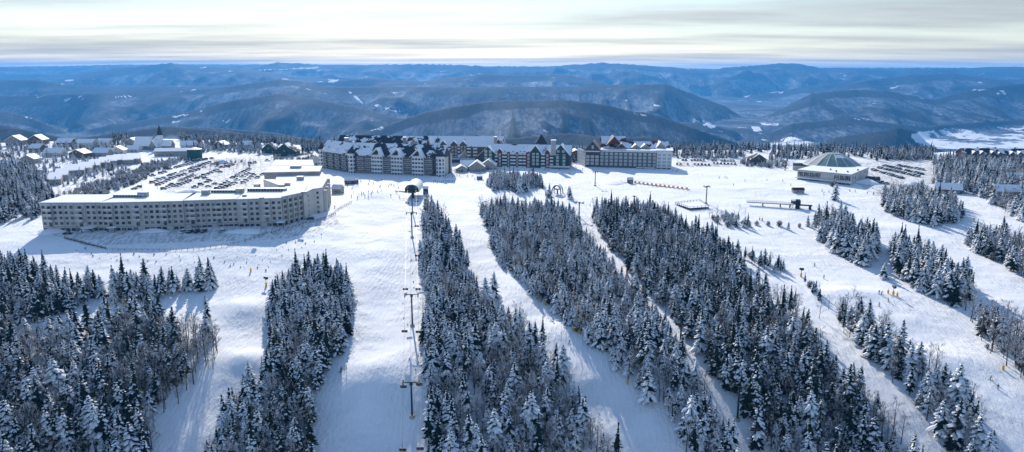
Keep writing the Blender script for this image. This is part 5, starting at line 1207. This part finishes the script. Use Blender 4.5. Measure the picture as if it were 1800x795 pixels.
# forest plots: polygon of the trunks' feet in photo pixels, spacing (m), share of bare trees, share of bushes, height factor, laden bias, place words
PLOTS = [
 ('U', [(-60,470),(0,468),(60,478),(120,508),(170,508),(190,522),(110,555),(30,578),(-60,590)], 3.6, .05, 0, 1.0, -.12, 'upper stand at left edge'),
 ('R', [(192,512),(250,508),(300,508),(378,494),(382,506),(340,514),(290,524),(250,530),(200,538)], 3.4, .05, 0, 1.08, 0, 'row below long beige lodge'),
 ('L', [(-80,606),(60,604),(110,590),(190,566),(240,560),(300,590),(340,650),(300,700),(275,740),(262,870),(-120,870)], 4.1, .42, .02, 1.12, -.14, 'forest at bottom left'),
 ('LB', [(240,560),(300,585),(370,595),(388,612),(345,680),(300,722),(275,745),(262,790),(230,760),(230,640)], 3.6, .86, .06, .95, 0, 'thinning edge of bottom left forest'),
 ('I', [(478,545),(495,505),(540,482),(600,487),(618,515),(622,560),(610,600),(580,650),(556,700),(548,870),(350,870),(372,785),(410,725),(450,672),(478,620),(468,565)], 3.5, .07, 0, 1.0, -.05, 'forest island left of main run'),
 ('IB', [(410,740),(480,690),(555,700),(548,870),(380,870)], 4.2, .85, .05, .9, 0, 'forest island left of main run'),
 ('LC', [(0,700),(230,690),(270,745),(262,870),(-60,870)], 4.4, .85, .03, .9, -.1, 'forest at bottom left'),
 ('C', [(745,372),(768,372),(792,415),(815,452),(835,500),(845,545),(885,562),(930,592),(962,622),(985,662),(1020,722),(1060,782),(1090,870),(752,870),(749,700),(745,560),(742,420)], 3.6, .32, .02, 1.0, -.02, 'strip right of lift line'),
 ('CB', [(850,640),(940,640),(1000,740),(1050,800),(1060,870),(860,870),(830,740)], 4.5, .8, .05, .9, 0, 'strip right of lift line'),
 ('D', [(845,372),(880,368),(940,372),(1000,382),(1038,430),(1082,490),(1127,530),(1178,590),(1212,660),(1247,720),(1285,790),(1300,870),(1240,870),(1205,790),(1182,742),(1137,704),(1101,667),(1056,624),(1006,580),(946,527),(893,482),(870,442),(850,397)], 3.3, .30, .12, .92, .08, 'middle forest'),
 ('E', [(1040,378),(1100,373),(1165,378),(1205,408),(1250,430),(1292,455),(1308,495),(1345,525),(1395,547),(1425,590),(1440,640),(1500,680),(1545,722),(1580,772),(1650,880),(1372,880),(1345,790),(1303,720),(1253,660),(1222,620),(1180,560),(1125,500),(1073,440),(1047,400)], 3.5, .24, .04, .95, -.16, 'wide forest right of centre'),
 ('EB', [(1340,600),(1430,640),(1500,690),(1560,760),(1600,880),(1400,880),(1330,720)], 4.4, .85, .05, .85, 0, 'wide forest right of centre'),
 ('F', [(1300,445),(1340,450),(1385,472),(1375,482),(1340,474),(1310,462)], 4, .1, .3, .6, .1, 'small clump beside middle run'),
 ('G', [(1412,500),(1432,505),(1452,530),(1440,532)], 3.6, .2, .3, .55, 0, 'short row between right runs'),
 ('H', [(1468,552),(1500,560),(1560,610),(1620,652),(1690,702),(1722,752),(1785,860),(1720,870),(1670,790),(1635,745),(1585,688),(1537,643),(1484,590),(1458,536)], 3.6, .42, .08, 1.05, .1, 'narrow strip between right runs'),
 ('J', [(1432,398),(1480,395),(1535,420),(1545,450),(1512,470),(1480,450),(1440,425)], 3.3, .15, .1, 1.2, .1, 'clump above middle right run'),
 ('K', [(1562,438),(1620,455),(1662,482),(1716,525),(1700,550),(1660,530),(1602,507),(1575,482)], 3.7, .1, .05, 1.2, .1, 'row between upper right runs'),
 ('N', [(1708,560),(1740,565),(1800,600),(1900,650),(1900,740),(1800,672),(1740,622),(1712,585)], 3.5, .4, .08, 1.08, .1, 'lower forest at right edge'),
 ('O', [(1690,425),(1740,420),(1860,440),(1900,520),(1820,505),(1760,465),(1702,440)], 3.6, .3, .1, 1.05, .1, 'upper forest at right edge'),
 ('P', [(1545,350),(1600,340),(1680,362),(1697,392),(1640,400),(1590,388),(1555,372)], 3.7, .35, .15, 1.05, .1, 'grove below glass-roofed centre'),
 ('Q', [(1600,300),(1700,290),(1900,300),(1900,400),(1790,392),(1720,345),(1640,325)], 5, .35, .15, 1.0, .1, 'wood at right village edge'),
 ('Q2', [(1530,276),(1900,272),(1900,300),(1700,292),(1600,290)], 5.5, .2, .05, .85, .1, 'wood at right village edge'),
 ('S', [(850,322),(885,312),(945,320),(952,330),(920,338),(870,337)], 3.2, .25, .1, .85, .2, 'clump before green lodge'),
 ('T', [(1238,378),(1290,380),(1322,398),(1300,402),(1260,398)], 3.6, .35, .3, .6, .2, 'scrub beside wooden deck'),
 ('V', [(0,300),(60,300),(85,330),(100,360),(62,388),(0,392),(-80,392),(-80,300)], 5.2, .05, .1, .95, 0, 'wood at left village edge'),
 ('V2', [(-80,268),(120,270),(230,300),(120,330),(85,325),(60,300),(-80,300)], 8, .2, .15, .62, .2, 'wood at left village edge'),
 ('W', [(60,372),(110,340),(190,318),(260,290),(330,272),(345,280),(285,300),(220,330),(175,350),(95,352),(62,386)], 3.8, .25, .6, .52, .3, 'scrub beside car park'),
 ('X', [(-100,258),(100,257),(240,262),(330,258),(560,256),(560,264),(470,272),(330,266),(250,272),(130,266),(-100,268)], 6, .15, .05, .8, .1, 'far plateau edge'),
 ('Y', [(1185,274),(1380,276),(1420,276),(1420,281),(1300,280),(1185,279)], 5, .1, .2, .6, .1, 'far plateau edge'),
 ('Y2', [(1320,282),(1385,284),(1400,296),(1340,298),(1300,290)], 5, .2, .3, .6, .1, 'far plateau edge'),
 ('BR', [(110,436),(330,448),(450,446),(560,405),(575,420),(470,480),(380,470),(200,462)], 6.5, 0, 1.0, .2, -.3, 'embankment below the beige lodge'),
 ('BS', [(700,480),(740,480),(742,660),(715,660),(705,560)], 6, 0, 1.0, .16, -.3, 'rough snow under the main chairlift'),
 ('AA', [(330,296),(380,288),(430,283),(460,290),(400,300)], 6, .8, .2, .5, .3, 'car park bushes'),
 ('AB', [(470,283),(560,277),(560,284),(500,290)], 5, .5, .4, .6, .3, 'car park bushes'),
]
SKIP = [[(225,225),(300,225),(325,262),(325,281),(225,275)], [(0,236),(200,236),(200,262),(0,262)], [(1640,250),(1830,250),(1830,283),(1640,283)], [(460,255),(530,255),(530,276),(460,276)], [(1385,280),(1535,280),(1535,332),(1385,332)], [(1525,285),(1640,282),(1640,335),(1525,335)], [(1310,270),(1352,270),(1352,290),(1310,290)]]   # footprints (photo pixel polygons) kept free of trees
TREES = []  # x, y, z, kind, variant, scale, rot, plot name, px, py
def scatter():
    for name, poly, spc, fb, fs, hf, lb, words in PLOTS:
        spc *= .86
        pts = np.array([at(*p)[:] if p[1] < 700 else unproj(p[0], p[1], -34) for p in poly])
        x0, y0 = pts[:, 0].min()-3, pts[:, 1].min()-3; x1, y1 = pts[:, 0].max()+3, pts[:, 1].max()+3
        nx, ny = int((x1-x0)/spc)+1, int((y1-y0)/spc)+1
        gx, gy = np.meshgrid(np.arange(nx), np.arange(ny)); gx = gx.ravel(); gy = gy.ravel()
        X = x0+(gx+.5*(gy % 2)+rng.uniform(-.38, .38, gx.size))*spc; Y = y0+(gy+rng.uniform(-.38, .38, gx.size))*spc
        Z = terrain_h(X, Y); px, py, d = project(X, Y, Z)
        wob = 5*vnoise(px/14, py/14, 3)
        ok = inpoly(px+wob, py+wob*.6, poly) & (rng.random(X.size) > .06)
        # small clearings
        ok &= fbm(X/22, Y/22, 2, 77) > -1.1
        for sk in SKIP: ok &= ~inpoly(px, py, sk)
        for x, y, z, a, c in zip(X[ok], Y[ok], Z[ok], px[ok], py[ok]):
            u = random.random(); nb = vnoise(np.array([x/26]), np.array([y/26]), 41)[0]*.35
            s = hf*random.triangular(.45, 1.18, .84)*(1.1 if c > 600 else 1)
            if u < fs: k, v, s = 2, random.randrange(3), random.uniform(.6, 1.2)*(hf if hf < .35 else 1)
            elif u < fs+max(0, fb+(nb if fb < .7 else 0)): k, v = 1, (random.randrange(4) if fb < .7 else random.choice((0, 0, 3, 1))); s *= 1.12
            else:
                k = 0; ld = .58+lb+random.gauss(0, .24)
                v = min(range(8), key=lambda i: abs(CON[i][3]-ld)+random.random()*.25)
                if random.random() < .12: s *= .6
            TREES.append((x, y, z, k, v, s, random.random()*6.28, words, a, c))
singles = [(965,348,0,.8),(1002,350,0,.75),(1000,343,0,.6),(1553,490,0,.75),(1467,352,0,1.0),(1475,395,0,1.2),(1462,398,0,1.1),(1405,400,2,1),(1370,398,2,1),(1350,397,2,1.1),(1385,404,0,.45),(1420,398,0,.55),
 (1330,396,2,1),(1300,372,1,.5),(1310,378,1,.45),(365,565,0,.85),(366,600,0,1.1),(345,588,1,.9),(352,620,1,.8),(380,590,1,.6),(1440,560,1,.9),(1456,545,1,.8),(1120,600,0,1.1),(905,700,0,1.2),(1010,760,1,1.1),(1040,790,1,1.1),(1180,740,1,1.0),(1330,790,0,1.2),(1420,760,0,1.25),(640,800,0,0),(440,735,0,1.1),(455,790,0,1.15),(250,790,0,1.1),(375,650,1,.6),(1467,326,1,.9),(1463,328,2,1.3),(855,540,0,1.1),(868,525,0,1.1),
 (935,770,0,1.35),(925,775,0,1.2),(1210,770,0,1.3),(1345,640,0,1.35),(870,795,0,1.3),(800,800,0,1.1),(118,800,0,1.2),(1478,560,1,1.0),(1580,640,0,1.3),(1555,640,0,1.25),(1560,650,0,1.0),(1680,720,0,1.35),(1675,790,0,1.3),
 (1500,520,1,.5),(700,0,0,0)]
scatter()
_Q, _D = np.meshgrid(np.arange(-200, 2000, 9.5), np.arange(-42, 120, 6.2)); _Q = _Q.ravel()+rng.uniform(-5, 5, _Q.size); _D = _D.ravel()+rng.uniform(-2.5, 2.5, _D.size)
_Y = edge_y(_Q)+_D; _X = (_Q-900)/1315*_Y; _Z = terrain_h(_X, _Y); _px, _py, _ = project(_X, _Y, _Z)
_ok = rng.random(_Q.size) > np.where((_Q < 560) | (_Q > 1560), .12, np.where(_Q > 1180, .4, .3))
for sk in SKIP: _ok &= ~inpoly(_px, _py, sk)
for Xv, Yv, zz, p0_, p1_ in zip(_X[_ok], _Y[_ok], _Z[_ok], _px[_ok], _py[_ok]):
    k = 1 if random.random() < .15 else 0
    TREES.append((Xv, Yv, zz, k, random.randrange(4) if k else random.choice((0,1,3,4,7)), random.triangular(.35, .95, .7), random.random()*6.28, 'far plateau edge', float(p0_), float(p1_)))
for a, c, k, s in singles:
    if s <= 0: continue
    p = at(a, c); TREES.append((p.x, p.y, p.z, k, random.choice((1,2,6)) if k == 0 else random.randrange(3), s, random.random()*6.28, 'lone', a, c))

gn = {}
def stuff_forest(name, kind, rows, lib, label, cat):
    src = bpy.data.collections.new(name+'_kinds')       # never linked to the scene: only the shapes that the one object repeats
    for i, (cm, tm, H, q) in enumerate(lib):
        me = cm.copy()
        if tm is not None:
            bm = bmesh.new(); bm.from_mesh(cm); nb = len(bm.faces); bm.from_mesh(tm); bm.faces.ensure_lookup_table()
            for f in bm.faces[nb:]: f.material_index = len(cm.materials)
            bm.to_mesh(me); bm.free(); me.materials.append(M['bark'])
        o = bpy.data.objects.new(f'{kind}_{chr(97+i)}', me); src.objects.link(o)
    me = bpy.data.meshes.new(name); n = len(rows)
    me.vertices.add(n); me.vertices.foreach_set('co', np.array([r[:3] for r in rows], dtype=np.float32).ravel())
    a = me.attributes.new('kind_index', 'INT', 'POINT'); a.data.foreach_set('value', [r[4] for r in rows])
    a = me.attributes.new('grow', 'FLOAT', 'POINT'); a.data.foreach_set('value', [r[5] for r in rows])
    a = me.attributes.new('turn', 'FLOAT', 'POINT'); a.data.foreach_set('value', [r[6] for r in rows])
    o = link_mesh(name, me)
    ng = bpy.data.node_groups.new(name+'_nodes', 'GeometryNodeTree')
    ng.interface.new_socket('Geometry', in_out='INPUT', socket_type='NodeSocketGeometry'); ng.interface.new_socket('Geometry', in_out='OUTPUT', socket_type='NodeSocketGeometry')
    N = ng.nodes.new; gi, go = N('NodeGroupInput'), N('NodeGroupOutput')
    iop = N('GeometryNodeInstanceOnPoints'); ci = N('GeometryNodeCollectionInfo'); ci.inputs['Collection'].default_value = src
    ci.inputs['Separate Children'].default_value = True; ci.inputs['Reset Children'].default_value = True
    iop.inputs['Pick Instance'].default_value = True
    def attr(nm, ty):
        q = N('GeometryNodeInputNamedAttribute'); q.data_type = ty; q.inputs['Name'].default_value = nm; return q.outputs['Attribute']
    L = ng.links.new; L(gi.outputs[0], iop.inputs['Points']); L(ci.outputs[0], iop.inputs['Instance'])
    L(attr('kind_index', 'INT'), iop.inputs['Instance Index'])
    cx = N('ShaderNodeCombineXYZ'); L(attr('turn', 'FLOAT'), cx.inputs[2])
    for q_ in (0, 1):
        rv = N('FunctionNodeRandomValue'); rv.data_type = 'FLOAT'; rv.inputs[2].default_value = -.06; rv.inputs[3].default_value = .06; rv.inputs['Seed'].default_value = q_; L(rv.outputs[1], cx.inputs[q_])
    er = N('FunctionNodeEulerToRotation'); L(cx.outputs[0], er.inputs[0]); L(er.outputs[0], iop.inputs['Rotation'])
    cs = N('ShaderNodeCombineXYZ'); g = attr('grow', 'FLOAT')
    for k in range(3): L(g, cs.inputs[k])
    L(cs.outputs[0], iop.inputs['Scale']); L(iop.outputs[0], go.inputs[0])
    md = o.modifiers.new('forest', 'NODES'); md.node_group = ng
    tag(o, label, cat, kind='stuff')

NUMW = ['first','second','third','fourth','fifth','sixth','seventh','eighth','ninth','tenth','eleventh','twelfth','thirteenth','fourteenth','fifteenth','sixteenth','seventeenth','eighteenth','nineteenth','twentieth']
def ordw(n):
    if n < 20: return NUMW[n]
    t = n+1
    tens = {2:'twenty',3:'thirty',4:'forty',5:'fifty',6:'sixty',7:'seventy',8:'eighty',9:'ninety'}
    if t % 10 == 0: return {2:'twentieth',3:'thirtieth',4:'fortieth',5:'fiftieth',6:'sixtieth',7:'seventieth',8:'eightieth',9:'ninetieth'}.get(t//10, 'hundredth')
    return tens[min(9, t//10)]+'-'+NUMW[t % 10-1]
KN = ['spruce_tree', 'bare_tree', 'snowy_bush']; KC = ['spruce tree', 'bare tree', 'bush']; KW = ['spruce', 'bare tree', 'bush']
LIB = [CON, BARE, SHR]
for k in range(3):
    rows = [t for t in TREES if t[3] == k]
    def size(t):
        H = LIB[k][t[4]][2]*t[5]; top = project(np.array(t[0]), np.array(t[1]), np.array(t[2]+H))
        if not (-8 < t[8] < 1808) or top[1] > 790 or top[1] < 100: return 0
        g = 1.0
        if t[9] > 800: g = .6            # feet below the frame: only the head shows
        return H*F/float(top[2])*g
    ranked = sorted(rows, key=lambda t: -(size(t)+(1000 if t[7] == 'lone' else 0)))
    near = [t for t in ranked[:300] if size(t) > 0]; far = ranked[len(near):]
    labs = {}
    for t in near:
        ld = LIB[k][t[4]][3]; tall = t[5] > (1.02 if k < 2 else .95)
        if k == 0: look = ('tall ' if tall else 'small ' if t[5] < .7 else '')+('heavily snow-laden ' if ld > .65 else 'snow-dusted ' if ld > .4 else 'dark green ')+'spruce'
        elif k == 1: look = ('tall ' if tall else 'small ' if t[5] < .7 else '')+('brown leafless tree' if ld < .2 else 'frosted leafless tree' if ld > .4 else 'snowy leafless tree')
        else: look = ('large ' if tall else 'low ')+'snow-covered round bush'
        labs.setdefault((look, t[7]), []).append(t)
    for (look, wd), ts in labs.items():
        ts.sort(key=lambda t: t[8])
        for i, t in enumerate(ts):
            where = {'lone': 'standing alone in open snow'}.get(wd, 'in the '+wd)
            pre = '' if len(ts) == 1 else ordw(i)+' from left of the ' if wd == 'lone' else ordw(i)+' from left '
            if len(ts) == 1: lab = f'{look} {where}'
            elif wd == 'lone': lab = f'{ordw(i)} {look} from left among those alone in open snow'
            else: lab = f'{ordw(i)} {look} from left {where}'
            e = empty(KN[k], (t[0], t[1], t[2]), t[6], lab, KC[k], f"{['spruces','bare trees','bushes'][k]} {'on the open slopes' if wd == 'lone' else where}")
            s = t[5]; e.scale = (s*random.uniform(.86, 1.12),)*2+(s,); e.rotation_euler = (random.gauss(0, .03), random.gauss(0, .03), t[6])
            cm, tm, H, ld = LIB[k][t[4]]
            link_mesh('crown', cm, e)
            if tm is not None: link_mesh('trunk', tm, e)
            else:
                link_mesh('stem', bush_stem, e)
    if far: stuff_forest(['spruce_forest','leafless_wood','undergrowth'][k], KN[k], far, LIB[k], ['mass of smaller spruces filling the forests behind the nearest ones','mass of smaller leafless trees among the spruces','snowy low scrub scattered through the forests and beside the car park'][k], ['forest','wood','undergrowth'][k])
    print('TREES', KN[k], len(near), len(far))
# ------------------------------------------------------------------ camera, light, sky, air
cam = bpy.data.cameras.new('camera'); cam.sensor_width = 36; cam.lens = 36*F/1800; cam.clip_start = 1; cam.clip_end = 90000
co = bpy.data.objects.new('camera', cam); col.objects.link(co); co.location = (0, 0, CH); co.rotation_euler = (PI/2-PITCH, 0, 0); sc.camera = co
SUN_EL, SUN_AZ = math.radians(27), math.radians(-11)            # azimuth measured from +Y towards +X
sd = Vector((math.sin(SUN_AZ)*math.cos(SUN_EL), math.cos(SUN_AZ)*math.cos(SUN_EL), math.sin(SUN_EL)))
sl = bpy.data.lights.new('sun', 'SUN'); sl.energy = 3.9; sl.angle = math.radians(.6); sl.color = (1, .92, .82)
so = bpy.data.objects.new('sun', sl); col.objects.link(so); so.rotation_euler = sd.to_track_quat('Z', 'Y').to_euler(); so.location = (0, 0, 300)
w = bpy.data.worlds.new('World'); sc.world = w; w.use_nodes = True
t = NT(w.node_tree); bg = t.n['Background']
sky = t.new('ShaderNodeTexSky', sky_type='NISHITA'); sky.sun_disc = False; sky.sun_elevation = SUN_EL; sky.sun_rotation = SUN_AZ
sky.altitude = 1400; sky.air_density = 1.2; sky.dust_density = .6; sky.ozone_density = 3.0
tc = t.new('ShaderNodeTexCoord'); D = tc.outputs['Generated']
sp = t.new('ShaderNodeSeparateXYZ'); t.link(D, sp.inputs[0])
zc = t.math('ADD', t.math('MAXIMUM', sp.outputs[2], 0), .035)
cb = t.new('ShaderNodeCombineXYZ'); t.link(t.math('DIVIDE', sp.outputs[0], zc), cb.inputs[0]); t.link(t.math('DIVIDE', sp.outputs[1], zc), cb.inputs[1])
n1 = t.noise(t.mapped(cb.outputs[0], (.32, .5, 1), (0,0,.3)), .55, 5, .5)
n2 = t.noise(t.mapped(cb.outputs[0], (.10, .22, 1), (0,0,.2)), .8, 6, .55)
dens = t.math('ADD', t.math('MULTIPLY', n1, .3), t.math('MULTIPLY', n2, .8))
low = t.ramp(sp.outputs[2], .04, .30, 1, .04)                # a thin high veil, thick where one looks through it at a low angle
cov = t.math('MULTIPLY', t.ramp(dens, .40, .72, .55, 1), low)
dot = t.new('ShaderNodeVectorMath', operation='DOT_PRODUCT'); nv = t.new('ShaderNodeVectorMath', operation='NORMALIZE'); t.link(D, nv.inputs[0])
t.link(nv.outputs[0], dot.inputs[0]); dot.inputs[1].default_value = sd
g1 = t.math('POWER', t.math('MAXIMUM', dot.outputs['Value'], 0), 17)
cl = t.mix(g1, (2.35, 2.4, 2.47), (4.9, 4.7, 4.5))              # cloud lit from behind near the sun
cl = t.mix(t.ramp(dens, .38, .9, 0, .3), cl, (2.1, 2.16, 2.25))
t.link(t.mix(cov, sky.outputs[0], cl), bg.inputs['Color']); bg.inputs['Strength'].default_value = .14
# air
HAZE_TOP = max(max(v.co.z for v in bpy.data.objects['mountains'].data.vertices), CH)+4; print('HAZE_TOP', HAZE_TOP)
b = MB(); hm = bpy.data.materials.new('air'); hm.use_nodes = True; ht = NT(hm.node_tree); ht.n.remove(ht.n['Principled BSDF'])
pv = ht.new('ShaderNodeVolumePrincipled', ins={'Density': 7e-5, 'Anisotropy': .25}); pv.inputs['Color'].default_value = (.10, .44, 1.0, 1)
ht.link(pv.outputs[0], ht.n['Material Output'].inputs['Volume'])
b.box(-18500, 18500, -18500, 18500, -900, HAZE_TOP, hm); tag(b.build('haze'), 'pale blue winter air between the plateau and the far ridges', 'haze', kind='stuff')
vs = sc.view_settings; vs.view_transform = 'Standard'; vs.look = 'None'; vs.gamma = 1; vs.exposure = .55; vs.use_curve_mapping = False
sc.cycles.max_bounces = 5; sc.cycles.diffuse_bounces = 3; sc.cycles.glossy_bounces = 2; sc.cycles.transmission_bounces = 3; sc.cycles.volume_bounces = 0
sc.cycles.use_denoising = True; sc.cycles.sample_clamp_indirect = 6; sc.cycles.caustics_reflective = False; sc.cycles.caustics_refractive = False
